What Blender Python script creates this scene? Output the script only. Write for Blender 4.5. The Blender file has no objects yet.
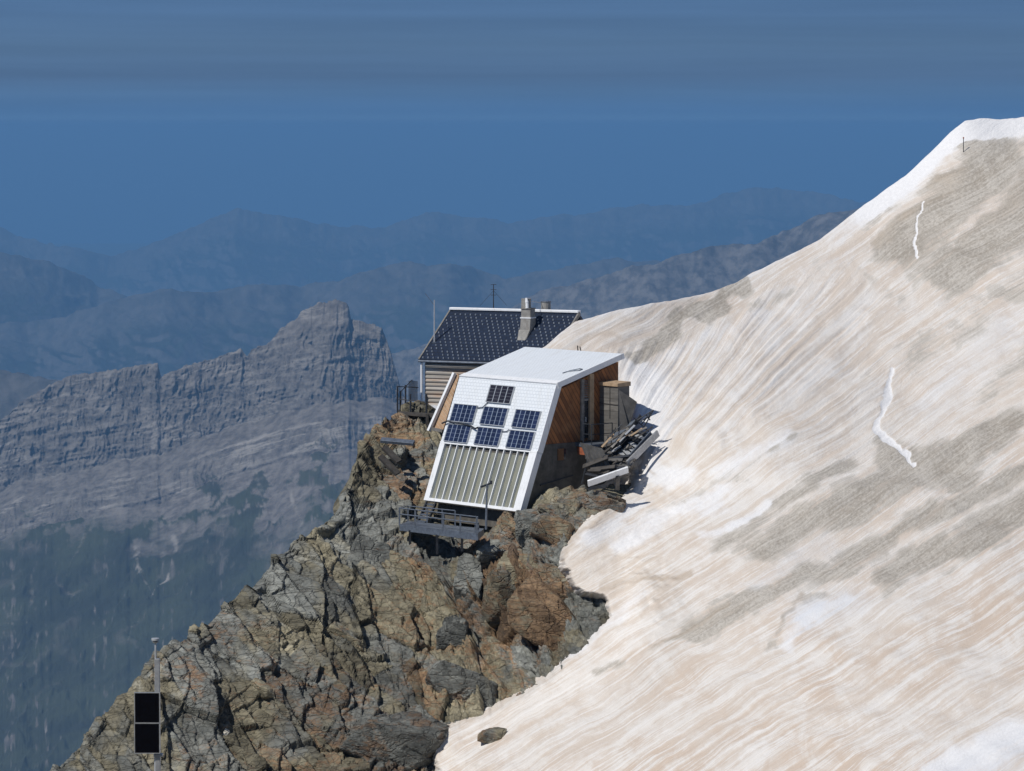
import bpy, bmesh, math, random
import numpy as np
from mathutils import Vector, Matrix, Euler

R = math.radians
random.seed(7)
rng = np.random.default_rng(11)
sc = bpy.context.scene
col = sc.collection

# ------------------------------------------------------------------ camera
FPX, PITCH = 3426.0, R(4.30)
CX, CY = 512.0, 385.5
FW = np.array([0, math.cos(PITCH), -math.sin(PITCH)])
UP = np.array([0, math.sin(PITCH), math.cos(PITCH)])
cam = bpy.data.cameras.new('camera')
cam.sensor_width = 36.0
cam.lens = 36.0 * FPX / 1024.0
cam.clip_start = 1.0
cam.clip_end = 200000.0
camo = bpy.data.objects.new('camera', cam)
camo.rotation_euler = (math.pi / 2 - PITCH, 0, 0)
col.objects.link(camo)
sc.camera = camo


def P(px, py, Y):
    """world point seen in direction (px, py) of the photograph at distance Y"""
    px = np.asarray(px, float); py = np.asarray(py, float); Y = np.asarray(Y, float)
    a = px - CX
    b = -(py - CY)
    ry = FW[1] * FPX + UP[1] * b
    rz = FW[2] * FPX + UP[2] * b
    k = Y / ry
    return np.stack(np.broadcast_arrays(a * k, Y, rz * k), -1)


def V(px, py, Y):
    return Vector(P(px, py, Y).tolist())


# ------------------------------------------------------------------ numpy noise
def _hash(ix, iy, iz, seed):
    h = (ix.astype(np.uint32) * np.uint32(374761393) + iy.astype(np.uint32) * np.uint32(668265263)
         + iz.astype(np.uint32) * np.uint32(2147483647) + np.uint32(seed * 144269 + 12345))
    h = (h ^ (h >> np.uint32(13))) * np.uint32(1274126177)
    h = (h ^ (h >> np.uint32(16))) * np.uint32(2246822519)
    return h ^ (h >> np.uint32(15))


def _rnd(ix, iy, iz, seed):
    return _hash(ix, iy, iz, seed).astype(np.float64) / 4294967295.0


def noise(x, y, z=0.0, seed=0):
    """value noise in -1..1"""
    x, y, z = np.broadcast_arrays(np.asarray(x, float), np.asarray(y, float), np.asarray(z, float))
    fx, fy, fz = np.floor(x), np.floor(y), np.floor(z)
    ux, uy, uz = x - fx, y - fy, z - fz
    ix, iy, iz = fx.astype(np.int64), fy.astype(np.int64), fz.astype(np.int64)
    ux = ux * ux * ux * (ux * (ux * 6 - 15) + 10)
    uy = uy * uy * uy * (uy * (uy * 6 - 15) + 10)
    uz = uz * uz * uz * (uz * (uz * 6 - 15) + 10)
    out = 0
    for dx in (0, 1):
        wx = ux if dx else 1 - ux
        for dy in (0, 1):
            wy = uy if dy else 1 - uy
            for dz in (0, 1):
                wz = uz if dz else 1 - uz
                out = out + wx * wy * wz * _rnd(ix + dx, iy + dy, iz + dz, seed)
    return out * 2 - 1


def fbm(x, y, z=0.0, seed=0, octaves=4, gain=0.5, lac=2.03):
    s, a, tot = 0, 1.0, 0.0
    for i in range(octaves):
        s = s + a * noise(np.asarray(x) * lac ** i, np.asarray(y) * lac ** i, np.asarray(z) * lac ** i, seed + i * 17)
        tot += a
        a *= gain
    return s / tot


def ridged(x, y, z=0.0, seed=0, octaves=4, gain=0.5):
    s, a, tot = 0, 1.0, 0.0
    for i in range(octaves):
        s = s + a * (1 - np.abs(noise(np.asarray(x) * 2.05 ** i, np.asarray(y) * 2.05 ** i, np.asarray(z) * 2.05 ** i, seed + i * 13)) * 2)
        tot += a
        a *= gain
    return s / tot


def voronoi(p, seed):
    """p (N,3) in cell units: F1, F2, nearest centre and three random numbers of its cell"""
    base = np.floor(p).astype(np.int64)
    f1 = np.full(len(p), 1e9); f2 = np.full(len(p), 1e9)
    c1 = np.zeros_like(p); r = np.zeros((len(p), 4))
    for dx in (-1, 0, 1):
        for dy in (-1, 0, 1):
            for dz in (-1, 0, 1):
                ix, iy, iz = base[:, 0] + dx, base[:, 1] + dy, base[:, 2] + dz
                c = np.stack([ix + _rnd(ix, iy, iz, seed), iy + _rnd(ix, iy, iz, seed + 1), iz + _rnd(ix, iy, iz, seed + 2)], -1)
                d = ((c - p) ** 2).sum(-1)
                m = d < f1
                f2 = np.where(m, f1, np.minimum(f2, d))
                f1 = np.where(m, d, f1)
                c1[m] = c[m]
    ci = np.floor(c1).astype(np.int64)
    for k in range(4):
        r[:, k] = _rnd(ci[:, 0], ci[:, 1], ci[:, 2], seed + 10 + k)
    return np.sqrt(f1), np.sqrt(f2), c1, r


def smooth(x, a, b):
    t = np.clip((x - a) / (b - a), 0, 1)
    return t * t * (3 - 2 * t)


def rbf(pts):
    """smooth depth over (px, py) through control points: thin-plate spline"""
    pts = np.array(pts, float)
    xy = pts[:, :2] / 100.0
    n = len(pts)
    d2 = ((xy[:, None] - xy[None]) ** 2).sum(-1)
    K = np.where(d2 > 0, 0.5 * d2 * np.log(d2 + 1e-12), 0) + np.eye(n) * 0.02
    Q = np.concatenate([np.ones((n, 1)), xy], 1)
    A = np.block([[K, Q], [Q.T, np.zeros((3, 3))]])
    w = np.linalg.solve(A, np.concatenate([pts[:, 2], np.zeros(3)]))

    def f(px, py):
        px, py = np.broadcast_arrays(np.asarray(px, float) / 100, np.asarray(py, float) / 100)
        out = w[n] + w[n + 1] * px + w[n + 2] * py
        for i in range(n):
            d = (px - xy[i, 0]) ** 2 + (py - xy[i, 1]) ** 2
            out = out + w[i] * 0.5 * d * np.log(d + 1e-12)
        return out
    return f


def seg_dist(px, py, line):
    """distance to a polyline, and side (>0 left of the direction of travel)"""
    best = np.full(np.shape(px), 1e9); side = np.zeros(np.shape(px))
    for (x0, y0), (x1, y1) in zip(line[:-1], line[1:]):
        vx, vy = x1 - x0, y1 - y0
        t = np.clip(((px - x0) * vx + (py - y0) * vy) / (vx * vx + vy * vy + 1e-9), 0, 1)
        dx, dy = px - (x0 + t * vx), py - (y0 + t * vy)
        d = np.hypot(dx, dy)
        m = d < best
        best = np.where(m, d, best)
        side = np.where(m, np.sign(vx * (py - y0) - vy * (px - x0)), side)
    return best, side


# ------------------------------------------------------------------ objects
def tag(o, label=None, cat=None, group=None, kind=None):
    if label: o['label'] = label
    if cat: o['category'] = cat
    if group: o['group'] = group
    if kind: o['kind'] = kind
    return o


def empty(name, loc, rz=0.0, label=None, cat=None, group=None):
    o = bpy.data.objects.new(name, None)
    o.empty_display_size = 0.5
    o.location = loc
    o.rotation_euler = (0, 0, rz)
    col.objects.link(o)
    return tag(o, label, cat, group)


def grid_mesh(name, pts, mat, smooth_shade=False, attrs=None, kind=None, mask=None):
    """pts (rows, cols, 3) -> one mesh object"""
    nr, nc = pts.shape[:2]
    me = bpy.data.meshes.new(name)
    idx = np.arange(nr * nc).reshape(nr, nc)
    q = np.stack([idx[:-1, :-1], idx[1:, :-1], idx[1:, 1:], idx[:-1, 1:]], -1).reshape(-1, 4)
    if mask is not None:
        q = q[mask.reshape(-1)]
    me.vertices.add(nr * nc)
    me.vertices.foreach_set('co', pts.reshape(-1).astype(np.float32))
    me.loops.add(q.size)
    me.loops.foreach_set('vertex_index', q.reshape(-1).astype(np.int32))
    me.polygons.add(len(q))
    me.polygons.foreach_set('loop_start', np.arange(0, q.size, 4, dtype=np.int32))
    me.update(calc_edges=True)
    if smooth_shade:
        me.polygons.foreach_set('use_smooth', np.ones(len(q), bool))
    for k, v in (attrs or {}).items():
        a = me.attributes.new(k, 'FLOAT_VECTOR', 'POINT')
        a.data.foreach_set('vector', np.ascontiguousarray(v.reshape(-1, 3), np.float32).reshape(-1))
    me.materials.append(mat)
    o = bpy.data.objects.new(name, me)
    col.objects.link(o)
    if kind: o['kind'] = kind
    return o


class MB:
    """collects boxes, bars, tubes and prisms, then links them as one mesh object"""

    def __init__(self):
        self.v, self.f = [], []

    def add(self, verts, faces):
        n = len(self.v)
        self.v += [tuple(x) for x in verts]
        self.f += [tuple(i + n for i in f) for f in faces]
        return self

    def box(self, x0, x1, y0, y1, z0, z1):
        v = [(x, y, z) for z in (z0, z1) for y in (y0, y1) for x in (x0, x1)]
        return self.add(v, [(0, 2, 3, 1), (4, 5, 7, 6), (0, 1, 5, 4), (2, 6, 7, 3), (0, 4, 6, 2), (1, 3, 7, 5)])

    def hexa(self, a, b):
        """two matching quads joined into a solid"""
        v = list(a) + list(b)
        return self.add(v, [(3, 2, 1, 0), (4, 5, 6, 7), (0, 1, 5, 4), (1, 2, 6, 5), (2, 3, 7, 6), (3, 0, 4, 7)])

    def slab(self, quad, thick):
        """a quad thickened away from its normal"""
        q = [Vector(p) for p in quad]
        n = (q[1] - q[0]).cross(q[3] - q[0]).normalized() * thick
        return self.hexa(q, [p - n for p in q])

    def bar(self, a, b, w, h=None, up=(0, 0, 1)):
        a, b = Vector(a), Vector(b)
        h = h or w
        d = (b - a).normalized()
        u = Vector(up)
        if abs(d.dot(u)) > 0.95: u = Vector((1, 0, 0))
        s = d.cross(u).normalized() * (w / 2)
        t = s.cross(d).normalized() * (h / 2)
        return self.hexa([a - s - t, a + s - t, a + s + t, a - s + t], [b - s - t, b + s - t, b + s + t, b - s + t])

    def tube(self, a, b, r0, r1=None, n=10):
        a, b = Vector(a), Vector(b)
        r1 = r0 if r1 is None else r1
        d = (b - a).normalized()
        u = Vector((0, 0, 1)) if abs(d.z) < 0.9 else Vector((1, 0, 0))
        s = d.cross(u).normalized(); t = s.cross(d)
        ring = [s * math.cos(2 * math.pi * i / n) + t * math.sin(2 * math.pi * i / n) for i in range(n)]
        v = [a + p * r0 for p in ring] + [b + p * r1 for p in ring]
        f = [(i, (i + 1) % n, n + (i + 1) % n, n + i) for i in range(n)]
        f += [tuple(reversed(range(n))), tuple(range(n, 2 * n))]
        return self.add(v, f)

    def prism(self, prof, x0, x1):
        """profile of (y, z) points extruded along x"""
        n = len(prof)
        v = [(x0, y, z) for y, z in prof] + [(x1, y, z) for y, z in prof]
        f = [tuple(range(n)), tuple(reversed(range(n, 2 * n)))]
        f += [(i, n + i, n + (i + 1) % n, (i + 1) % n) for i in range(n)]
        return self.add(v, f)

    def build(self, name, mat, parent=None, bevel=0.0):
        me = bpy.data.meshes.new(name)
        bm = bmesh.new()
        vs = [bm.verts.new(p) for p in self.v]
        for f in self.f:
            try: bm.faces.new([vs[i] for i in f])
            except ValueError: pass
        bmesh.ops.recalc_face_normals(bm, faces=bm.faces)
        if bevel:
            bmesh.ops.bevel(bm, geom=list(bm.edges), offset=bevel, segments=1, affect='EDGES')
        bm.to_mesh(me); bm.free()
        me.materials.append(mat)
        o = bpy.data.objects.new(name, me)
        col.objects.link(o)
        if parent: o.parent = parent
        return o


# ------------------------------------------------------------------ material helpers
class NT:
    def __init__(self, mat):
        self.t = mat.node_tree; self.n = self.t.nodes; self.l = self.t.links

    def new(self, kind, **kw):
        n = self.n.new(kind)
        for k, v in kw.items(): setattr(n, k, v)
        return n

    def put(self, sock, v):
        if isinstance(v, bpy.types.NodeSocket): self.l.new(v, sock)
        elif v is not None: sock.default_value = v

    def math(self, op, a, b=None, c=None, clamp=False):
        n = self.new('ShaderNodeMath', operation=op, use_clamp=clamp)
        for i, v in enumerate((a, b, c)):
            if v is not None: self.put(n.inputs[i], v)
        return n.outputs[0]

    def mix(self, f, a, b, mode='MIX'):
        n = self.new('ShaderNodeMix', data_type='RGBA', blend_type=mode)
        self.put(n.inputs[0], f)
        for s, v in ((n.inputs[6], a), (n.inputs[7], b)):
            self.put(s, (*v, 1) if isinstance(v, tuple) and len(v) == 3 else v)
        return n.outputs[2]

    def ramp(self, f, a, b):
        """smooth 0..1 between a and b"""
        n = self.new('ShaderNodeMapRange', interpolation_type='SMOOTHSTEP')
        self.put(n.inputs[0], f)
        n.inputs[1].default_value = a; n.inputs[2].default_value = b
        return n.outputs[0]

    def noise(self, vec, scale, detail=4, rough=0.55, dist=0.0):
        n = self.new('ShaderNodeTexNoise')
        if vec is not None: self.l.new(vec, n.inputs['Vector'])
        n.inputs['Scale'].default_value = scale
        n.inputs['Detail'].default_value = detail
        n.inputs['Roughness'].default_value = rough
        n.inputs['Distortion'].default_value = dist
        return n.outputs['Fac']

    def scale(self, vec, s):
        n = self.new('ShaderNodeVectorMath', operation='MULTIPLY')
        self.l.new(vec, n.inputs[0]); n.inputs[1].default_value = s
        return n.outputs[0]

    def dot(self, vec, s):
        n = self.new('ShaderNodeVectorMath', operation='DOT_PRODUCT')
        self.l.new(vec, n.inputs[0]); n.inputs[1].default_value = s
        return n.outputs['Value']

    def attr(self, name):
        n = self.new('ShaderNodeAttribute', attribute_name=name)
        return n.outputs['Vector']

    def xyz(self, vec):
        n = self.new('ShaderNodeSeparateXYZ'); self.l.new(vec, n.inputs[0])
        return n.outputs

    def obj(self):
        return self.new('ShaderNodeTexCoord').outputs['Object']

    def bump(self, h, strength, dist):
        n = self.new('ShaderNodeBump')
        n.inputs['Strength'].default_value = strength
        n.inputs['Distance'].default_value = dist
        self.l.new(h, n.inputs['Height'])
        return n.outputs['Normal']

    def rand(self, f):
        n = self.new('ShaderNodeTexWhiteNoise', noise_dimensions='1D')
        self.put(n.inputs['W'], f)
        return n.outputs['Value']


def material(name, rough=0.8, metal=0.0):
    m = bpy.data.materials.new(name)
    m.use_nodes = True
    b = m.node_tree.nodes['Principled BSDF']
    b.inputs['Roughness'].default_value = rough
    b.inputs['Metallic'].default_value = metal
    return m, NT(m), b


def plain(name, c, rough=0.7, metal=0.0, var=0.25, scale=3.0, grime=None):
    m, t, b = material(name, rough, metal)
    o = t.obj()
    f = t.noise(o, scale, 6, 0.65)
    d = tuple(x * (1 - var) for x in c); e = tuple(min(1, x * (1 + var * 0.6)) for x in c)
    cc = t.mix(t.ramp(f, 0.3, 0.7), d, e)
    if grime:
        g = t.noise(t.scale(o, (2.5, 2.5, 0.5)), 1.7, 6, 0.7)
        cc = t.mix(t.ramp(g, 0.52, 0.72), cc, grime)
    t.l.new(cc, b.inputs['Base Color'])
    t.l.new(t.bump(f, 0.3, 0.02), b.inputs['Normal'])
    return m


M = {}
M['white_metal'] = plain('white_metal', (0.78, 0.80, 0.82), 0.45, 0.0, 0.05, 2.0, (0.60, 0.61, 0.61))
M['grey_metal'] = plain('grey_metal', (0.135, 0.16, 0.20), 0.5, 0.35, 0.3, 5)
M['dark_metal'] = plain('dark_metal', (0.035, 0.04, 0.05), 0.55, 0.3, 0.3, 5)
M['pale_metal'] = plain('pale_metal', (0.50, 0.52, 0.54), 0.4, 0.3, 0.15, 5)
M['hook_metal'] = plain('hook_metal', (0.23, 0.26, 0.31), 0.5, 0.2, 0.2, 5)
M['galvanised'] = plain('galvanised', (0.42, 0.43, 0.44), 0.45, 0.5, 0.2, 8)
M['black_cell'] = plain('black_cell', (0.003, 0.003, 0.005), 0.9, 0.0, 0.2, 8)
M['black_cell'].node_tree.nodes['Principled BSDF'].inputs['Specular IOR Level'].default_value = 0.05
M['concrete'] = plain('concrete', (0.105, 0.098, 0.085), 0.9, 0, 0.45, 1.6, (0.07, 0.068, 0.06))
M['grey_timber'] = plain('grey_timber', (0.21, 0.20, 0.185), 0.9, 0, 0.35, 3, (0.11, 0.105, 0.10))
M['dark_timber'] = plain('dark_timber', (0.06, 0.055, 0.05), 0.9, 0, 0.45, 3)
M['tan_timber'] = plain('tan_timber', (0.38, 0.275, 0.175), 0.8, 0, 0.25, 4)
M['brown_timber'] = plain('brown_timber', (0.17, 0.085, 0.035), 0.8, 0, 0.3, 4)
M['chimney_stone'] = plain('chimney_stone', (0.27, 0.265, 0.25), 0.9, 0, 0.25, 4, (0.22, 0.20, 0.18))
M['membrane'] = plain('membrane', (0.10, 0.098, 0.095), 0.85, 0, 0.35, 3)
M['dark_glass'] = plain('dark_glass', (0.012, 0.016, 0.024), 0.15, 0, 0.3, 3)
M['rust_red'] = plain('rust_red', (0.30, 0.09, 0.04), 0.8, 0, 0.3, 4)


def board_material(name, axis, pitch, c0, c1, dark, along, bump=0.6, weather=None, gap=0.09):
    """boards laid side by side along `axis` (a direction in the part's own space)"""
    m, t, b = material(name, 0.8)
    o = t.obj()
    k = t.math('DIVIDE', t.dot(o, axis), pitch)
    fr = t.math('FRACT', k)
    rnd = t.rand(t.math('FLOOR', k))
    grain = t.noise(t.scale(o, along), 2.0, 6, 0.65)
    c = t.mix(t.ramp(rnd, 0.0, 1.0), c0, c1)
    c = t.mix(t.ramp(grain, 0.35, 0.75), c, tuple(x * 0.45 for x in c0))
    if weather:
        w = t.noise(t.scale(o, along), 0.7, 5, 0.6)
        c = t.mix(t.ramp(w, 0.5, 0.68), c, weather)
    edge = t.math('MINIMUM', fr, t.math('SUBTRACT', 1.0, fr))
    g = t.ramp(edge, gap * 0.4, gap)
    c = t.mix(g, dark, c)
    t.l.new(c, b.inputs['Base Color'])
    t.l.new(t.bump(g, bump, 0.03), b.inputs['Normal'])
    return m


M['diagonal_boards'] = board_material('diagonal_boards', (0, 0.83, 0.56), 0.21, (0.36, 0.145, 0.046), (0.16, 0.062, 0.02),
                                      (0.05, 0.02, 0.008), (1, 1, 1), 0.6, (0.30, 0.14, 0.055))
M['tan_boards'] = board_material('tan_boards', (0.6, 0, 0.8), 0.16, (0.50, 0.33, 0.20), (0.40, 0.25, 0.145), (0.55, 0.45, 0.34), (1, 1, 1))
M['grey_boards'] = board_material('grey_boards', (0.0, 0.0, 1.0), 0.62, (0.19, 0.18, 0.165), (0.13, 0.124, 0.115), (0.06, 0.056, 0.05), (0.6, 0.6, 4),
                                  0.3, (0.11, 0.106, 0.10), 0.03)
M['log_siding'] = board_material('log_siding', (0.0, 0.0, 1.0), 0.237, (0.52, 0.495, 0.455), (0.31, 0.285, 0.25), (0.10, 0.09, 0.08), (0.35, 0.35, 5),
                                 0.2, (0.36, 0.24, 0.16), 0.04)


def shingle_material():
    """small white metal shingles with thin seams"""
    m, t, b = material('white_shingles', 0.42)
    uv = t.attr('face_uv')
    br = t.new('ShaderNodeTexBrick', offset=0.5)
    t.l.new(uv, br.inputs['Vector'])
    for k, v in (('Scale', 1.0), ('Brick Width', 0.22), ('Row Height', 0.17), ('Mortar Size', 0.016), ('Mortar Smooth', 0.3), ('Bias', 0.0)):
        br.inputs[k].default_value = v
    br.inputs['Color1'].default_value = (0.745, 0.785, 0.82, 1)
    br.inputs['Color2'].default_value = (0.72, 0.76, 0.80, 1)
    br.inputs['Mortar'].default_value = (0.59, 0.635, 0.68, 1)
    g = t.noise(t.scale(uv, (3, 0.5, 1)), 0.8, 5, 0.6)
    c = t.mix(t.math('MULTIPLY', t.ramp(g, 0.5, 0.75), 0.45), br.outputs['Color'], (0.57, 0.58, 0.57))
    t.l.new(c, b.inputs['Base Color'])
    t.l.new(t.bump(t.math('SUBTRACT', 1.0, br.outputs['Fac']), 0.5, 0.02), b.inputs['Normal'])
    return m


M['white_shingles'] = shingle_material()


def slate_material():
    m, t, b = material('slate_tiles', 0.6)
    b.inputs['Specular IOR Level'].default_value = 0.2
    uv = t.attr('face_uv')
    br = t.new('ShaderNodeTexBrick', offset=0.5)
    t.l.new(uv, br.inputs['Vector'])
    for k, v in (('Scale', 1.0), ('Brick Width', 0.31), ('Row Height', 0.27), ('Mortar Size', 0.014), ('Mortar Smooth', 0.2)):
        br.inputs[k].default_value = v
    br.inputs['Color1'].default_value = (0.012, 0.021, 0.044, 1)
    br.inputs['Color2'].default_value = (0.017, 0.028, 0.056, 1)
    br.inputs['Mortar'].default_value = (0.010, 0.012, 0.016, 1)
    t.l.new(br.outputs['Color'], b.inputs['Base Color'])
    t.l.new(t.bump(t.math('SUBTRACT', 1.0, br.outputs['Fac']), 0.5, 0.02), b.inputs['Normal'])
    return m


M['slate'] = slate_material()


def cell_material(name, c, line, nx, ny):
    """solar cells: columns and rows of a lattice, laid out on the part's face_uv (0..1)"""
    m, t, b = material(name, 0.22)
    s = t.xyz(t.attr('face_uv'))
    fx = t.math('FRACT', t.math('MULTIPLY', s[0], nx)); fy = t.math('FRACT', t.math('MULTIPLY', s[1], ny))
    ex = t.math('MINIMUM', fx, t.math('SUBTRACT', 1.0, fx)); ey = t.math('MINIMUM', fy, t.math('SUBTRACT', 1.0, fy))
    a = t.ramp(ex, 0.035, 0.075); bb = t.ramp(ey, 0.015, 0.06)
    rnd = t.rand(t.math('FLOOR', t.math('MULTIPLY', s[0], nx)))
    cc = t.mix(rnd, c, tuple(x * 0.62 for x in c))
    cc = t.mix(t.math('ADD', 0.55, t.math('MULTIPLY', bb, 0.45)), line, cc)
    cc = t.mix(a, line, cc)
    t.l.new(cc, b.inputs['Base Color'])
    return m


M['blue_cells'] = cell_material('blue_cells', (0.016, 0.025, 0.068), (0.27, 0.33, 0.43), 5, 4)
M['dark_cells'] = cell_material('dark_cells', (0.026, 0.022, 0.030), (0.33, 0.36, 0.40), 4, 5)


def set_uv(o, fn):
    me = o.data
    n = len(me.vertices)
    co = np.empty(n * 3, np.float32); me.vertices.foreach_get('co', co)
    co = co.reshape(-1, 3)
    a = me.attributes.new('face_uv', 'FLOAT_VECTOR', 'POINT')
    a.data.foreach_set('vector', np.ascontiguousarray(fn(co), np.float32).reshape(-1))


def collector_material():
    m, t, b = material('collector_glass', 0.22)
    o = t.obj()
    g = t.noise(t.scale(o, (1.6, 0.5, 0.5)), 0.9, 4, 0.6)
    c = t.mix(t.ramp(g, 0.3, 0.7), (0.185, 0.195, 0.165), (0.27, 0.27, 0.215))
    t.l.new(c, b.inputs['Base Color'])
    return m


M['collector'] = collector_material()


# rock, with colour following its own blocks (rust, blue-grey) and veins
def rock_material(name='rock'):
    m, t, b = material(name, 0.9)
    a = t.xyz(t.attr('tint'))
    geo = t.new('ShaderNodeNewGeometry').outputs['Position']
    big = t.noise(geo, 0.22, 5, 0.6, 0.6)
    mid = t.noise(geo, 1.3, 8, 0.7, 0.5)
    fine = t.noise(geo, 7.0, 8, 0.75)
    vein = t.noise(t.scale(geo, (0.7, 0.4, 2.2)), 1.6, 7, 0.7, 1.5)
    c = t.mix(t.ramp(mid, 0.33, 0.68), (0.140, 0.127, 0.085), (0.290, 0.262, 0.182))
    grey = t.ramp(t.math('ADD', a[1], t.math('MULTIPLY', t.math('SUBTRACT', big, 0.5), 1.6)), 0.45, 0.75)
    c = t.mix(t.math('MULTIPLY', grey, 0.9), c, t.mix(t.ramp(mid, 0.3, 0.7), (0.105, 0.116, 0.112), (0.250, 0.262, 0.245)))
    rust = t.ramp(t.math('ADD', a[0], t.math('MULTIPLY', t.math('SUBTRACT', vein, 0.5), 1.9)), 0.62, 0.98)
    rc = t.mix(t.ramp(fine, 0.35, 0.7), (0.16, 0.075, 0.034), (0.36, 0.22, 0.11))
    c = t.mix(t.math('MULTIPLY', rust, 0.72), c, rc)
    pale = t.ramp(t.math('ADD', fine, t.math('MULTIPLY', a[2], 0.12)), 0.66, 0.80)
    c = t.mix(t.math('MULTIPLY', pale, 0.6), c, (0.42, 0.39, 0.33))
    dark = t.ramp(t.noise(geo, 2.6, 8, 0.75), 0.36, 0.5)
    c = t.mix(t.math('ADD', 0.72, t.math('MULTIPLY', dark, 0.28)), (0.07, 0.062, 0.052), c)
    mp = t.new('ShaderNodeMapping', vector_type='POINT')
    t.l.new(geo, mp.inputs['Vector'])
    mp.inputs['Rotation'].default_value = (0.35, 0.72, 0.3)
    mp.inputs['Scale'].default_value = (0.32, 1.0, 1.2)
    wv = t.new('ShaderNodeVectorMath', operation='ADD')
    nz_ = t.new('ShaderNodeTexNoise'); t.l.new(geo, nz_.inputs['Vector']); nz_.inputs['Scale'].default_value = 2.5; nz_.inputs['Detail'].default_value = 4
    t.l.new(mp.outputs[0], wv.inputs[0]); t.l.new(t.scale(nz_.outputs['Color'], (0.22, 0.22, 0.22)), wv.inputs[1])
    crk = []
    for sc_ in (1.1, 2.9):
        vo = t.new('ShaderNodeTexVoronoi', feature='DISTANCE_TO_EDGE'); t.l.new(wv.outputs[0], vo.inputs['Vector']); vo.inputs['Scale'].default_value = sc_
        crk.append(t.ramp(vo.outputs['Distance'], 0.0, 0.035 if sc_ < 2 else 0.055))
    fc = t.new('ShaderNodeTexVoronoi', feature='F1'); t.l.new(wv.outputs[0], fc.inputs['Vector']); fc.inputs['Scale'].default_value = 2.9
    fcol = t.xyz(fc.outputs['Color'])
    c = t.mix(t.math('MULTIPLY', t.math('SUBTRACT', 1.0, crk[0]), t.math('MULTIPLY', t.ramp(big, 0.42, 0.62), 0.4)), c, (0.045, 0.038, 0.03))
    c = t.mix(t.math('MULTIPLY', t.math('SUBTRACT', 1.0, crk[1]), t.math('MULTIPLY', t.ramp(mid, 0.45, 0.62), 0.22)), c, (0.055, 0.047, 0.038))
    v = t.math('ADD', t.math('ADD', 0.74, t.math('MULTIPLY', fcol[0], 0.22)), t.math('MULTIPLY', a[2], 0.55))
    hv = t.new('ShaderNodeHueSaturation'); t.put(hv.inputs['Value'], v); t.l.new(c, hv.inputs['Color'])
    t.l.new(hv.outputs['Color'], b.inputs['Base Color'])
    h = t.math('ADD', t.math('ADD', t.math('MULTIPLY', fine, 0.5), t.math('MULTIPLY', mid, 0.6)), t.math('ADD', t.math('ADD', crk[0], t.math('MULTIPLY', crk[1], 0.6)), t.math('MULTIPLY', fcol[1], 0.5)))
    t.l.new(t.bump(h, 0.7, 0.12), b.inputs['Normal'])
    return m


M['rock'] = rock_material()


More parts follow.
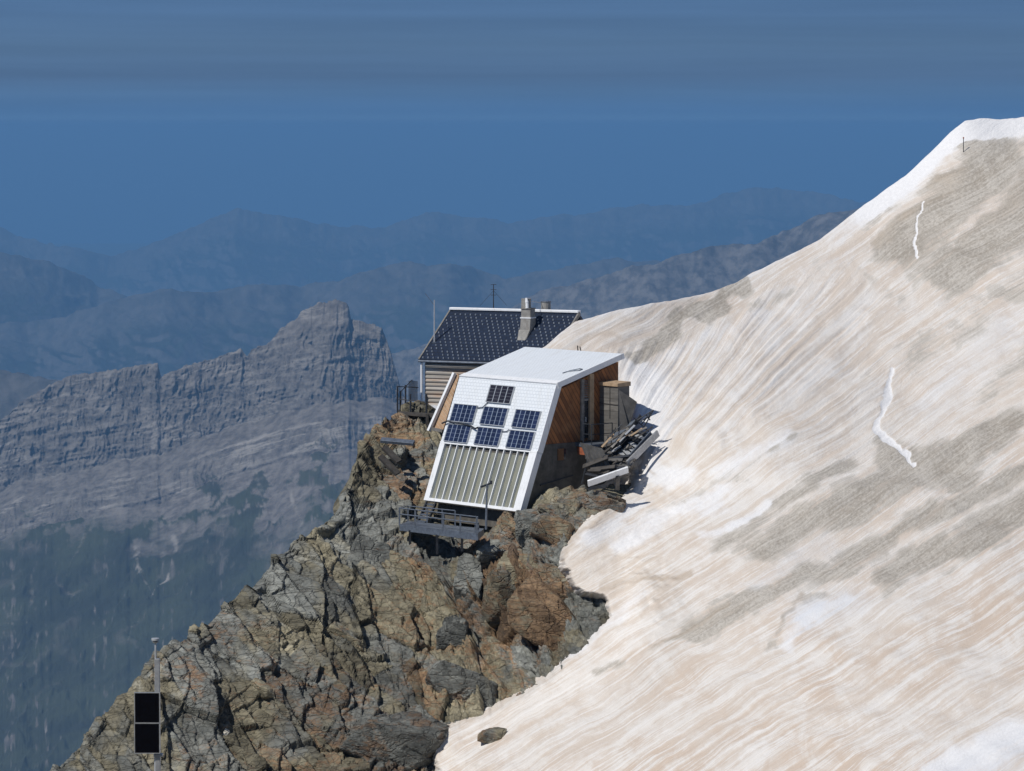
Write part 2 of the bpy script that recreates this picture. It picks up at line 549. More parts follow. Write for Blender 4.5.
def snow_material():
    m, t, b = material('old_snow', 0.75)
    lo, hi = t.attr('flow_low'), t.attr('flow_high')
    mk = t.xyz(t.attr('mask'))        # dirt, clean white, which of the two flow directions
    mk2 = t.xyz(t.attr('mask_b'))     # pink dust, brown stain, blue ice

    def streak(along, across, scale, det):
        A = t.noise(t.scale(lo, (along, across, 1)), scale, det, 0.62, 0.15)
        B = t.noise(t.scale(hi, (along, across, 1)), scale, det, 0.62, 0.15)
        return t.math('ADD', t.math('MULTIPLY', A, t.math('SUBTRACT', 1.0, mk[2])), t.math('MULTIPLY', B, mk[2]))
    s1 = streak(0.030, 1.0, 0.11, 3)
    s2 = streak(0.022, 1.0, 0.30, 3)
    s3 = streak(0.030, 1.0, 0.60, 2)
    blot = t.noise(lo, 0.030, 8, 0.68, 0.6)
    grit = t.noise(t.scale(lo, (0.7, 1, 1)), 0.45, 7, 0.75)
    cup = t.noise(t.scale(lo, (0.45, 1, 1)), 0.22, 5, 0.6)
    off = lambda v, k: t.math('MULTIPLY', t.math('SUBTRACT', v, 0.5), k)
    add = lambda *v: v[0] if len(v) == 1 else t.math('ADD', v[0], add(*v[1:]))
    # dust on old snow: white crests, cream, pink hollows
    c = t.mix(t.ramp(add(s1, off(blot, 0.7), off(cup, 0.5)), 0.28, 0.70), (0.61, 0.55, 0.485), (0.70, 0.67, 0.63))
    pink = t.math('MULTIPLY', mk2[0], t.ramp(add(s1, off(blot, 0.9), off(s3, 0.5)), 0.66, 0.34))
    c = t.mix(t.math('MULTIPLY', pink, 0.85), c, (0.56, 0.455, 0.365))
    line = t.ramp(add(s2, off(s3, 0.9), off(cup, 0.35)), 0.54, 0.68)
    c = t.mix(t.math('MULTIPLY', line, 0.62), c, (0.755, 0.74, 0.72))
    hol = t.ramp(add(s3, off(s2, 0.6), off(grit, 0.5)), 0.44, 0.30)
    c = t.mix(t.math('MULTIPLY', hol, 0.34), c, (0.50, 0.43, 0.36))
    # clean snow
    w = t.ramp(add(mk[1], off(s1, 0.7), off(blot, 0.7)), 0.18, 0.85)
    c = t.mix(w, c, t.mix(t.ramp(grit, 0.3, 0.7), (0.70, 0.702, 0.712), (0.80, 0.803, 0.81)))
    # grey grit and brown stain
    dd = t.ramp(add(mk[0], off(s1, 0.75), off(s2, 0.55), off(blot, 1.1), off(grit, 0.45)), 0.34, 0.64)
    dc = t.mix(t.ramp(add(grit, off(s3, 0.45), off(s2, 0.45), off(blot, 0.6)), 0.30, 0.70), (0.262, 0.235, 0.195), (0.50, 0.468, 0.415))
    c = t.mix(t.math('MULTIPLY', dd, 0.88), c, dc)
    br = t.ramp(add(mk2[1], off(s1, 0.5), off(blot, 0.9), off(grit, 0.4)), 0.25, 0.80)
    c = t.mix(t.math('MULTIPLY', br, 0.65), c, (0.37, 0.285, 0.20))
    ice = t.math('MULTIPLY', mk2[2], t.ramp(add(s1, off(blot, 0.6)), 0.2, 0.6))
    c = t.mix(t.math('MULTIPLY', ice, 0.75), c, (0.60, 0.63, 0.68))
    t.l.new(c, b.inputs['Base Color'])
    h = add(s1, t.math('MULTIPLY', s2, 0.5), t.math('MULTIPLY', grit, 0.45), t.math('MULTIPLY', cup, 0.5))
    t.l.new(t.bump(h, 0.55, 0.16), b.inputs['Normal'])
    return m


M['snow'] = snow_material()


def far_material(name, low, rock, rock2, pale, sc_, steep=(0.72, 0.86)):
    """mountain far away: rock where it is steep, meadow and forest where it is not; attr 'mask' = strata, scree, meadow"""
    m, t, b = material(name, 0.95)
    g = t.new('ShaderNodeNewGeometry')
    pos = g.outputs['Position']
    mk = t.xyz(t.attr('mask'))
    n1 = t.noise(pos, sc_, 8, 0.65)
    n2 = t.noise(pos, sc_ * 6, 8, 0.7)
    nz = t.xyz(g.outputs['Normal'])[2]
    strat = t.noise(t.scale(t.attr('strata'), (1, 1, 1)), 1.0, 6, 0.7)
    rc = t.mix(t.ramp(n2, 0.35, 0.65), rock, rock2)
    rc = t.mix(t.math('MULTIPLY', t.ramp(strat, 0.49, 0.58), mk[0]), rc, pale)
    flat = t.ramp(t.math('ADD', nz, t.math('MULTIPLY', t.math('SUBTRACT', n2, 0.5), 0.5)), steep[0], steep[1])
    lc = t.mix(t.ramp(n1, 0.35, 0.65), low, tuple(x * 0.5 for x in low))
    c = t.mix(t.math('MULTIPLY', flat, mk[2]), rc, lc)
    c = t.mix(t.ramp(t.math('ADD', mk[1], t.math('MULTIPLY', t.math('SUBTRACT', n2, 0.5), 0.6)), 0.3, 0.75), c, pale)
    t.l.new(c, b.inputs['Base Color'])
    t.l.new(t.bump(n2, 0.8, 1.5 / sc_ * 0.012), b.inputs['Normal'])
    return m


# ------------------------------------------------------------------ sky, sun
SUN_EL, SUN_DIR = R(50), Vector((-0.75, -0.66, 0)).normalized()
to_sun = Vector((SUN_DIR.x * math.cos(SUN_EL), SUN_DIR.y * math.cos(SUN_EL), math.sin(SUN_EL)))
sun = bpy.data.lights.new('sun', 'SUN')
sun.energy = 3.8; sun.angle = R(0.5); sun.color = (1.0, 0.95, 0.88)
suno = bpy.data.objects.new('sun', sun)
suno.rotation_euler = to_sun.to_track_quat('Z', 'Y').to_euler()
suno.location = (-40, -30, 60)
col.objects.link(suno)

world = bpy.data.worlds.new('World'); sc.world = world
world.use_nodes = True
wt = NT(world)
bg = world.node_tree.nodes['Background']
sky = wt.new('ShaderNodeTexSky', sky_type='NISHITA')
sky.sun_disc = False
sky.sun_elevation = SUN_EL
sky.sun_rotation = math.atan2(to_sun.x, to_sun.y)
sky.altitude = 3200.0
sky.air_density = 1.0; sky.dust_density = 0.4; sky.ozone_density = 2.0
SKY_S = 0.085
bg.inputs['Strength'].default_value = SKY_S
dirv = wt.new('ShaderNodeTexCoord').outputs['Generated']
d3 = wt.xyz(dirv)
el = d3[2]                                   # about the elevation in radians near the horizon
# thin layers of summer haze and smoke lying along the horizon
lay = wt.new('ShaderNodeCombineXYZ')
wt.put(lay.inputs[0], wt.math('MULTIPLY', d3[0], 5.0)); wt.put(lay.inputs[1], 0.37)
wt.put(lay.inputs[2], wt.math('MULTIPLY', el, 170.0))
b1 = wt.noise(lay.outputs[0], 1.0, 5, 0.55, 0.2)
# px row y in the photo = elevation (128 - y) / 3426 rad
cr = wt.new('ShaderNodeValToRGB')
wt.put(cr.inputs[0], wt.math('MULTIPLY_ADD', el, 10.0, 0.5))     # 0..1 over -0.05..+0.05 rad
HZ = {0.00: (0.052, 0.125, 0.275), 0.46: (0.064, 0.150, 0.310), 0.49: (0.069, 0.163, 0.342), 0.512: (0.071, 0.166, 0.343), 0.528: (0.087, 0.188, 0.360), 0.548: (0.076, 0.171, 0.340),
      0.57: (0.080, 0.174, 0.338), 0.60: (0.086, 0.176, 0.326), 0.65: (0.084, 0.156, 0.280), 0.74: (0.092, 0.172, 0.300), 0.84: (0.086, 0.170, 0.315), 1.00: (0.085, 0.180, 0.35)}
els = cr.color_ramp.elements
els[0].position = 0.0; els[0].color = (*HZ[0.0], 1)
els[1].position = 1.0; els[1].color = (*HZ[1.0], 1)
for k in sorted(HZ):
    if 0 < k < 1:
        e = els.new(k); e.color = (*HZ[k], 1)
gain = wt.math('MULTIPLY_ADD', wt.math('MULTIPLY', wt.math('SUBTRACT', b1, 0.5), wt.ramp(el, -0.001, 0.012)), 0.40, 1.0)
hz = wt.new('ShaderNodeVectorMath', operation='SCALE')
wt.l.new(cr.outputs[0], hz.inputs[0]); wt.put(hz.inputs['Scale'], wt.math('DIVIDE', gain, SKY_S))
f = wt.ramp(el, 0.06, 0.30)
wt.l.new(wt.mix(f, hz.outputs[0], sky.outputs[0]), bg.inputs['Color'])

# ------------------------------------------------------------------ far country
ipx = lambda prof, x: np.interp(x, [p[0] for p in prof], [p[1] for p in prof])


def rough_line(x, prof, amp, seed, f0=0.03):
    return ipx(prof, x) + amp * fbm(x * f0, 0 * x, 0 * x, seed, 5, 0.6)


FLOOR_Z = -1950.0


def far_range(name, prof, Yc, slope, nx, rows, amp, mat, seed, line_amp=3.0, x0=-90, x1=1000, meadow=1.0, relief=0.20):
    xs = np.linspace(x0, x1, nx)
    crest = rough_line(xs, prof, line_amp, seed)
    Yl = Yc * (1 + 0.02 * fbm(xs * 0.008, 0 * xs, 0 * xs, seed + 5, 3))
    top = P(xs, crest, Yl)
    t = np.concatenate([-np.linspace(1, 0.04, 8) ** 1.5, np.linspace(0, 1, rows) ** 1.15])
    depth = np.maximum(top[:, 2] - FLOOR_Z, 60)
    pts = np.zeros((len(t), nx, 3))
    for i, tt in enumerate(t):
        if tt < 0:
            pts[i] = top + np.stack([0 * xs, -tt * depth * 1.0, tt * depth], -1)
        else:
            run = depth / slope * tt
            k = (Yl - run) / Yl
            pts[i, :, 0] = top[:, 0] * (1 + (k - 1) * 0.6)
            pts[i, :, 1] = Yl - run
            pts[i, :, 2] = top[:, 2] - depth * tt
    s = 1.0 / (amp * 4)
    q = pts * s
    w = np.clip(t, 0, 1)[:, None]
    rel = ridged(q[..., 0] + 1.2 * fbm(q[..., 0] * 0.5, pts[..., 2] * s * 1.5, 0, seed + 8, 3), q[..., 1] * 0.8 + pts[..., 2] * s, 0, seed + 9, 5, 0.5) + 0.45 * ridged(q[..., 0] * 4, q[..., 1] * 5, 0, seed + 19, 4) - 1.4
    fade = smooth(w, 0.0, 0.10) * (1 - smooth(w, 0.8, 1.0))
    ppx = pts[..., 0] / pts[..., 1] * FPX; ppy = pts[..., 2] / pts[..., 1] * FPX
    unit = Yc / FPX
    wpx = ppx + 9 * fbm(ppx * 0.03, ppy * 0.05, 0, seed + 40, 3); wpy = ppy + 5 * fbm(ppx * 0.03, ppy * 0.05, 5, seed + 41, 3)
    det = ridged(wpx * 0.030 + 0.016 * wpy, wpy * 0.052, 0, seed + 42, 5, 0.55) - 1.0
    pts[..., 2] += 6.0 * unit * det * smooth(w, 0.0, 0.05) * (1 - smooth(w, 0.85, 1.0)) + 0.5 * unit * fbm(ppx * 0.35, ppy * 0.4, 0, seed + 43, 3) * (w >= 0)
    pts[..., 2] += 0.22 * relief * amp * rel * fade + (amp * 0.08) * fbm(q[..., 0] * 9, q[..., 1] * 9, 0, seed + 30, 3) * (w >= 0)
    mk = np.zeros_like(pts)
    mk[..., 0] = 0.0
    mk[..., 2] = meadow * smooth(w, 0.05, 0.2)
    return grid_mesh(name, pts, mat, True, {'mask': mk, 'strata': np.stack([q[..., 0], q[..., 1], pts[..., 2] / 25], -1)}, 'structure')


far_a = far_material('far_slopes', (0.032, 0.042, 0.026), (0.050, 0.052, 0.046), (0.100, 0.097, 0.088), (0.16, 0.15, 0.14), 0.0022)
far_b = far_material('rocky_slopes', (0.045, 0.055, 0.034), (0.055, 0.053, 0.046), (0.165, 0.155, 0.14), (0.34, 0.32, 0.29), 0.0035, (0.80, 0.93))
far_range('hills_farthest', [(-90, 222), (0, 228), (60, 246), (110, 258), (150, 244), (200, 224), (238, 210), (290, 219), (345, 227), (385, 228), (425, 213),
                             (470, 215), (505, 222), (560, 215), (620, 207), (690, 204), (745, 190), (800, 189), (860, 202), (1000, 220)],
          33000, 0.42, 640, 120, 330, far_a, 3, 4.0)
far_range('hills_left', [(-90, 236), (0, 252), (50, 262), (110, 290), (170, 318), (260, 360), (400, 420)], 21000, 0.5, 320, 120, 260, far_a, 14, 3.0, -90, 400)
far_range('hills_centre', [(-90, 330), (60, 318), (110, 302), (165, 288), (205, 293), (250, 285), (312, 284), (360, 272), (400, 263), (450, 264), (505, 278), (560, 268),
                           (620, 258), (700, 270), (1000, 300)], 19500, 0.5, 560, 140, 250, far_a, 23, 3.0)
far_range('hills_right', [(330, 372), (420, 345), (500, 312), (545, 291), (600, 277), (650, 262), (700, 250), (760, 240), (820, 214), (880, 205), (1000, 190)],
          13500, 0.62, 420, 170, 210, far_b, 37, 4.0, 330, 1000)
far_range('hills_wooded', [(-90, 362), (0, 371), (40, 376), (75, 384), (120, 410), (200, 470)], 10500, 0.5, 200, 120, 110, far_a, 47, 2.0, -90, 200)

# the limestone massif across the valley
MC = [(-90, 455), (-30, 437), (0, 421), (8, 415), (14, 409), (24, 400), (40, 391), (58, 381), (75, 374), (100, 372), (128, 367), (150, 363), (158, 364), (161, 377), (172, 371),
      (187, 365), (205, 361), (214, 358), (232, 352), (241, 349), (247, 357), (252, 349), (266, 345), (280, 331), (296, 319), (306, 310), (318, 304), (330, 300), (343, 301),
      (349, 307), (351, 318), (360, 322), (372, 325), (382, 329), (388, 345), (394, 362), (400, 386), (412, 410), (430, 440), (470, 500)]
MBASE = [(-90, 530), (0, 489), (70, 470), (150, 455), (230, 428), (300, 408), (350, 398), (400, 402), (470, 520)]
nx = 760
xs = np.linspace(-70, 470, nx)
crest = ipx(MC, xs) + 2.4 * fbm(xs * 0.20, 0 * xs, 0, 71, 4, 0.6)
base = np.maximum(ipx(MBASE, xs) + 5 * fbm(xs * 0.05, 0 * xs, 0, 75, 3), crest + 12)
bot = 930.0
rows = []
YC = 8000 + 30 * fbm(xs * 0.012, 0 * xs, 0, 77, 3) - (xs - 200) * 0.8
# crest -> cliff foot -> ledge -> lower band -> scree
for r_ in np.linspace(1, 0.05, 8):
    pt = P(xs, crest, YC); rows.append((pt + np.stack([0 * xs, 700 * r_ + 0 * xs, -900 * r_ + 0 * xs], -1), None, None))
nseg = [(0, 1, 110), (1, 2, 36), (2, 3, 40), (3, 4, 210)]
led, low = base + 20, base + 48
# the grassy dome above the cliff between x 275 and 352 is less steep
dome = smooth(xs, 262, 285) * (1 - smooth(xs, 345, 396))
domeh = np.where(dome > 0, dome * (ipx([(262, 0), (300, 18), (330, 27), (350, 22), (396, 0)], xs)), 0)
Yd = YC - domeh * 3.0
Y1 = Yd - 0.55 * (base - crest - domeh); Y2 = Y1 - 20 * 7.0; Y3 = Y2 - 28 * 1.4
PTS, TY, PYS = [], [], []
for a, b, n in nseg:
    for k in np.linspace(0, 1, n, endpoint=False):
        if a == 0:
            py = crest + (base - crest) * k
            h = py - crest
            Y = np.where(h < domeh, YC - h * 3.0, Yd - 0.55 * (h - domeh))
        elif a == 1: py = base + (led - base) * k; Y = Y1 + (Y2 - Y1) * k
        elif a == 2: py = led + (low - led) * k; Y = Y2 + (Y3 - Y2) * k
        else:
            py = low + (bot - low) * k ** 1.1; Y = Y3 - (py - low) * 5.2
        PTS.append(P(xs, py, Y)); TY.append(np.full(nx, a + k)); PYS.append(py)
PTS, TY, PYS = np.array(PTS), np.array(TY), np.array(PYS)
PXS = np.broadcast_to(xs, PYS.shape)
tilt = PYS - np.interp(PXS, [p[0] for p in MBASE], [p[1] for p in MBASE])           # px below the dipping cliff foot
cl = (1 - smooth(TY, 0.9, 1.15))
cl2 = smooth(TY, 1.6, 2.0) * (1 - smooth(TY, 2.9, 3.1))
scree = smooth(TY, 2.9, 3.25)
but = ridged(PXS * 0.03 + 0.006 * PYS, PYS * 0.012, 0, 81, 5, 0.6)
fine = ridged(PXS * 0.14 + 0.02 * PYS, PYS * 0.02, 0, 83, 4, 0.6)
st = noise(tilt * 0.16, PXS * 0.006, 0, 85) + 0.6 * noise(tilt * 0.45, PXS * 0.012, 0, 86)
wpx = PXS + 6 * fbm(PXS * 0.05, PYS * 0.05, 0, 181, 3); wpy = PYS + 4 * fbm(PXS * 0.05, PYS * 0.05, 4, 182, 3)
crag = ridged(wpx * 0.08, wpy * 0.030, 0, 183, 6, 0.62)
crag2 = ridged(wpx * 0.22, wpy * 0.055, 0, 185, 5, 0.6)
stm = smooth(fbm(PXS * 0.025, PYS * 0.04, 0, 187, 3), -0.15, 0.35)
gl = ridged(wpx * 0.028 + 0.020 * wpy, wpy * 0.024, 0, 189, 6, 0.58)
gline = 1 - smooth(np.abs(noise(PXS * 0.030 + 0.022 * PYS + 0.9 * fbm(PXS * 0.03, PYS * 0.03, 0, 197, 4), PYS * 0.016, 0, 191)), 0.015, 0.06)
dY = -cl * (6 * but + 8 * crag + 7 * crag2 + 3.0 * st * stm) - cl2 * (5 * but + 6 * crag + 4 * crag2 + 2.4 * st * stm)
gul = ridged(PXS * 0.022 + (PYS - 480) * 0.006, PYS * 0.003, 0, 91, 4, 0.55)
gul2 = ridged(PXS * 0.075 + (PYS - 480) * 0.02, PYS * 0.008, 0, 93, 4)
dom = (TY < 1) * smooth(domeh[None, :] - (PYS - crest), 0, 4)
edge = smooth(TY, 0.0, 0.03)
PTS[..., 1] += dY * (1 - dom) * (0.35 + 0.65 * edge)
PTS[..., 2] += (scree * (16 * (gl - 0.5) + 1.6 * st * stm) + 2.2 * fbm(PXS * 0.2, PYS * 0.2, 0, 95, 4)) * edge + dom * (3 * st + 4 * fine)
mk = np.zeros_like(PTS)
mk[..., 0] = np.clip(0.75 * cl + 1.0 * cl2 + 0.5 * scree, 0, 1) * (0.35 + 0.65 * smooth(fbm(PXS * 0.03, PYS * 0.03, 0, 96, 3), -0.3, 0.3))
# pale scree runs below the gullies
runs = [[(170, 520), (176, 545), (165, 575), (150, 590), (138, 612), (128, 640)], [(225, 490), (226, 520), (222, 545), (212, 562)], [(30, 575), (32, 600), (26, 625)],
        [(135, 545), (142, 575), (150, 590)], [(290, 490), (300, 520), (290, 545)], [(95, 520), (70, 560), (60, 585)], [(330, 470), (345, 500), (350, 530)], [(255, 470), (262, 500), (250, 540)]]
pale = np.zeros(PYS.shape)
wx = PXS + 5 * fbm(PXS * 0.08, PYS * 0.08, 0, 97, 3); wy = PYS + 5 * fbm(PXS * 0.08, PYS * 0.08, 3.3, 98, 3)
for ln in runs:
    d, _ = seg_dist(wx, wy, ln)
    ww = 1.4 + 3 * smooth(-(PYS - ln[0][1]), -60, 0)
    pale = np.maximum(pale, np.exp(-(d / ww) ** 2))
glm = smooth(fbm(PXS * 0.03, PYS * 0.03, 0, 193, 4), -0.25, 0.25)
mk[..., 1] = np.clip(pale * 0.40 + scree * (0.13 * gline * glm + 0.30 * smooth(-gl, -0.05, 0.35)) * (1 - smooth(PYS, 600, 680)) + 0.30 * cl2 * smooth(st, 0.1, 0.6), 0, 1)
grn = 1.3 * smooth(PYS + 40 * gl + 30 * fbm(PXS * 0.03, PYS * 0.05, 0, 195, 5, 0.6), 500, 600) + 0.9 * smooth(gl + 0.9 * fbm(PXS * 0.05, PYS * 0.05, 0, 99, 5, 0.6), 0.38, 0.52) * smooth(TY, 2.0, 3.0)
mk[..., 2] = np.clip(grn, 0, 1) * smooth(TY, 1.2, 2.2) * (1 - 0.25 * gline * glm)
back = np.array([r[0] for r in rows])
zero = np.zeros_like(back)
allp = np.concatenate([back, PTS]); allm = np.concatenate([zero, mk])
strv = np.concatenate([zero, np.stack([PXS * 0.022, 0 * PXS, tilt * 0.20], -1)])
mas = far_material('limestone', (0.040, 0.050, 0.024), (0.080, 0.073, 0.064), (0.180, 0.166, 0.148), (0.285, 0.266, 0.238), 0.006, (0.45, 0.72))
grid_mesh('hills_massif', allp, mas, True, {'mask': allm, 'strata': strv}, 'structure')

# valley floor, right out to the edge of the haze
mv, tv, bv = material('valley_ground', 0.95)
pv = tv.new('ShaderNodeNewGeometry').outputs['Position']
tv.l.new(tv.mix(tv.ramp(tv.noise(pv, 0.0012, 7, 0.6), 0.4, 0.6), (0.035, 0.055, 0.028), (0.085, 0.095, 0.05)), bv.inputs['Base Color'])
gx, gy = np.meshgrid(np.linspace(-30000, 30000, 60), np.linspace(1200, 58000, 60))
grid_mesh('terrain', np.stack([gx, gy, FLOOR_Z + 25 * fbm(gx * 0.0004, gy * 0.0004, 0, 101, 3)], -1), mv, True, None, 'structure')

# ------------------------------------------------------------------ rock ridge
RY = rbf([(395, 414, 181.5), (418, 414, 184.5), (440, 430, 181), (350, 455, 175), (300, 520, 168), (250, 570, 163.5), (200, 622, 160), (150, 665, 157), (100, 715, 154.5),
          (50, 771, 152), (20, 800, 151), (300, 640, 161), (300, 771, 153.5), (200, 771, 152.5), (380, 480, 175), (400, 540, 168.5), (425, 500, 174), (480, 480, 176), (480, 525, 171.5),
          (400, 590, 165.5), (400, 680, 160), (420, 771, 154.5), (480, 546, 166.3), (480, 610, 163.3), (500, 690, 158.5), (525, 545, 164.5), (560, 500, 166), (590, 492, 167), (620, 488, 168.4),
          (650, 485, 168.8), (600, 540, 163.5), (560, 600, 161.5), (600, 605, 160.5), (560, 660, 157.5), (640, 560, 163.5), (640, 650, 158), (640, 771, 151), (540, 771, 152.5), (300, 900, 146), (550, 900, 146)])
RC = [(0, 830), (20, 805), (40, 781), (52, 769), (72, 752), (90, 733), (110, 711), (132, 686), (150, 668), (180, 641), (215, 614), (232, 596), (262, 572), (290, 545), (318, 520), (340, 500),
      (352, 482), (358, 455), (372, 428), (384, 418), (396, 417), (420, 420), (440, 434), (455, 462), (480, 478), (520, 490), (545, 493), (590, 488), (640, 482), (700, 490)]
BND = [(500, 380), (560, 372), (600, 380), (628, 392), (640, 412), (644, 436), (650, 452), (634, 470), (627, 486), (605, 499), (582, 522), (560, 548), (556, 564), (566, 582), (578, 600), (600, 603),
       (602, 617), (586, 636), (562, 654), (558, 664), (522, 688), (470, 712), (426, 730), (424, 745), (432, 771), (436, 905)]
ncol, nrow = 640, 560
xs = np.linspace(4, 690, ncol)
crest = ipx(RC, xs) + 2.0 * fbm(xs * 0.06, 0 * xs, 0, 105, 4, 0.6) * (xs < 395)
t = np.linspace(0, 1, nrow) ** 0.95
PY = crest[None, :] + (905 - crest)[None, :] * t[:, None]
PX = np.broadcast_to(xs, PY.shape)
sdr, side = seg_dist(PX, PY, BND)
sdr = -sdr * side
if sdr[300, -5] < 0: sdr = -sdr
base = P(PX, PY, RY(PX, PY) + 5.0 * smooth(sdr, 9, 60))
# behind the crest the ridge falls away steeply
top = base[0]
kb = np.linspace(1, 0.02, 26) ** 1.8
fall = np.stack([top + np.stack([-10 * k + 0 * xs, 26 * k + 0 * xs, -70 * k + 0 * xs], -1) for k in kb])
rp = np.concatenate([fall, base])
PXf = np.concatenate([np.broadcast_to(xs, (26, ncol)), PX]); PYf = np.concatenate([np.broadcast_to(crest, (26, ncol)), PY])


def grid_normals(p):
    du = np.gradient(p, axis=1); dv = np.gradient(p, axis=0)
    n = np.cross(du, dv)
    n /= np.linalg.norm(n, axis=-1, keepdims=True) + 1e-9
    return np.where((n[..., 2:3] < 0), -n, n)


nrm = grid_normals(rp)
for _ in range(6):
    nrm[1:-1] = (nrm[:-2] + nrm[1:-1] + nrm[2:]) / 3
nrm[..., 1] -= 0.35
nrm /= np.linalg.norm(nrm, axis=-1, keepdims=True)
E1 = np.array([0.62, -0.30, -0.72]); E1 /= np.linalg.norm(E1)
E2 = np.cross(E1, [0, 1, 0.25]); E2 /= np.linalg.norm(E2)
E3 = np.cross(E1, E2)
BAS = np.stack([E1, E2, E3], 1)


def rock_detail(p, seed, scales):
    """slabs that overlap like a broken stack: relief in world metres and block colours"""
    q = p @ BAS
    w = 0.12
    q = q + w * np.stack([fbm(p[:, 0] * 0.5, p[:, 1] * 0.5, p[:, 2] * 0.5, seed + i * 7, 3) for i in range(3)], -1)
    disp = np.zeros(len(p)); tint = np.zeros((len(p), 3))
    if len(scales) > 3:
        for per, hgt, sd_ in ((1.25, 0.34, 61), (0.42, 0.14, 62)):
            k = q[:, 1] / per + 0.9 * noise(q[:, 0] / 5.0, q[:, 2] / 3.0, 0, seed + sd_) + 0.25 * q[:, 2] / per
            fr = k - np.floor(k)
            blk = _rnd(np.floor(k).astype(np.int64), np.floor(q[:, 0] / (per * 3.1) + 0.37 * np.floor(k)).astype(np.int64), np.floor(q[:, 2] / (per * 2.3)).astype(np.int64), seed + sd_ + 5)
            msk = smooth(fbm(q[:, 0] * 0.16, q[:, 1] * 0.2, q[:, 2] * 0.2, seed + sd_ + 9, 2), -0.35, 0.25)
            disp += hgt * msk * (fr - 0.5 + 0.9 * (blk - 0.5))
    for i, (size, stretch, amp, crack, til) in enumerate(scales):
        c = q / (size * np.array([stretch, 0.62, 1.3]))
        f1, f2, cc, r = voronoi(c, seed + 40 * i)
        dv = c - cc
        tv_ = (r[:, 1:4] - 0.5) * np.array([1.1, 1.2, 0.6])
        tv_[:, 1] += 0.55                      # every slab lifts towards the same side
        disp += amp * ((r[:, 0] - 0.5) * 0.9 + til * (dv * tv_).sum(-1))
        disp -= crack * (1 - smooth(f2 - f1, 0.0, 0.05)) * (r[:, 2] > 0.45)
        if i < 3:
            k = (0.5, 0.35, 0.22)[i]
            tint[:, 0] += k * 1.15 * r[:, 2]; tint[:, 1] += k * 1.15 * r[:, 3]; tint[:, 2] += k * (r[:, 1] * 2 - 1)
    return disp, tint


flat = rp.reshape(-1, 3)
px_, py_ = PXf.reshape(-1), PYf.reshape(-1)
d_big, tn = rock_detail(flat, 201, [(4.2, 2.2, 0.62, 0.12, 1.1), (1.7, 2.9, 0.40, 0.12, 1.3), (0.75, 2.6, 0.21, 0.06, 1.3), (0.32, 2.0, 0.09, 0.03, 1.2)])
lowrelief = 1 - 0.65 * smooth(px_, 420, 445) * (1 - smooth(py_, 520, 560)) * (1 - smooth(px_, 560, 600) * 0.0)
leftsmooth = 0.55 + 0.45 * smooth(px_ + (py_ - 600) * 0.25, 140, 360)
disp = d_big * lowrelief * leftsmooth + 0.5 * fbm(flat[:, 0] * 0.22, flat[:, 1] * 0.22, flat[:, 2] * 0.22, 207, 3)
rp2 = flat + nrm.reshape(-1, 3) * disp[:, None]
# rustier along the middle and right, greener grey to the left
rustz = np.exp(-((px_ - 520) / 75) ** 2 - ((py_ - 590) / 70) ** 2) * 0.35 + np.exp(-((px_ - 415) / 60) ** 2 - ((py_ - 545) / 110) ** 2) * 0.16 \
    + np.exp(-((px_ - 400) / 50) ** 2 - ((py_ - 690) / 35) ** 2) * 0.16
tn[:, 0] = tn[:, 0] * 0.85 + 1.7 * rustz - 0.07
tn[:, 1] = tn[:, 1] * 0.85 + 0.12 * np.exp(-((px_ - 320) / 80) ** 2 - ((py_ - 590) / 80) ** 2) + 0.30 * np.exp(-((px_ - 440) / 90) ** 2 - ((py_ - 740) / 30) ** 2) + 0.1
from mathutils.bvhtree import BVHTree


def make_tree(pts, step=1):
    p = pts[::step, ::step]
    r_, c_ = p.shape[:2]
    ix = np.arange(r_ * c_).reshape(r_, c_)
    q = np.stack([ix[:-1, :-1], ix[1:, :-1], ix[1:, 1:], ix[:-1, 1:]], -1).reshape(-1, 4)
    return BVHTree.FromPolygons(p.reshape(-1, 3).tolist(), q.tolist())


def hit_y(tree, px, py, default):
    h = tree.ray_cast(Vector((0, 0, 0)), V(px, py, 100.0).normalized())
    return h[0].y if h[0] else default


rock_tree = make_tree(rp2.reshape(rp.shape), 2)
grid_mesh('terrain_rock', rp2.reshape(rp.shape), M['rock'], False, {'tint': tn.reshape(rp.shape)}, 'structure')

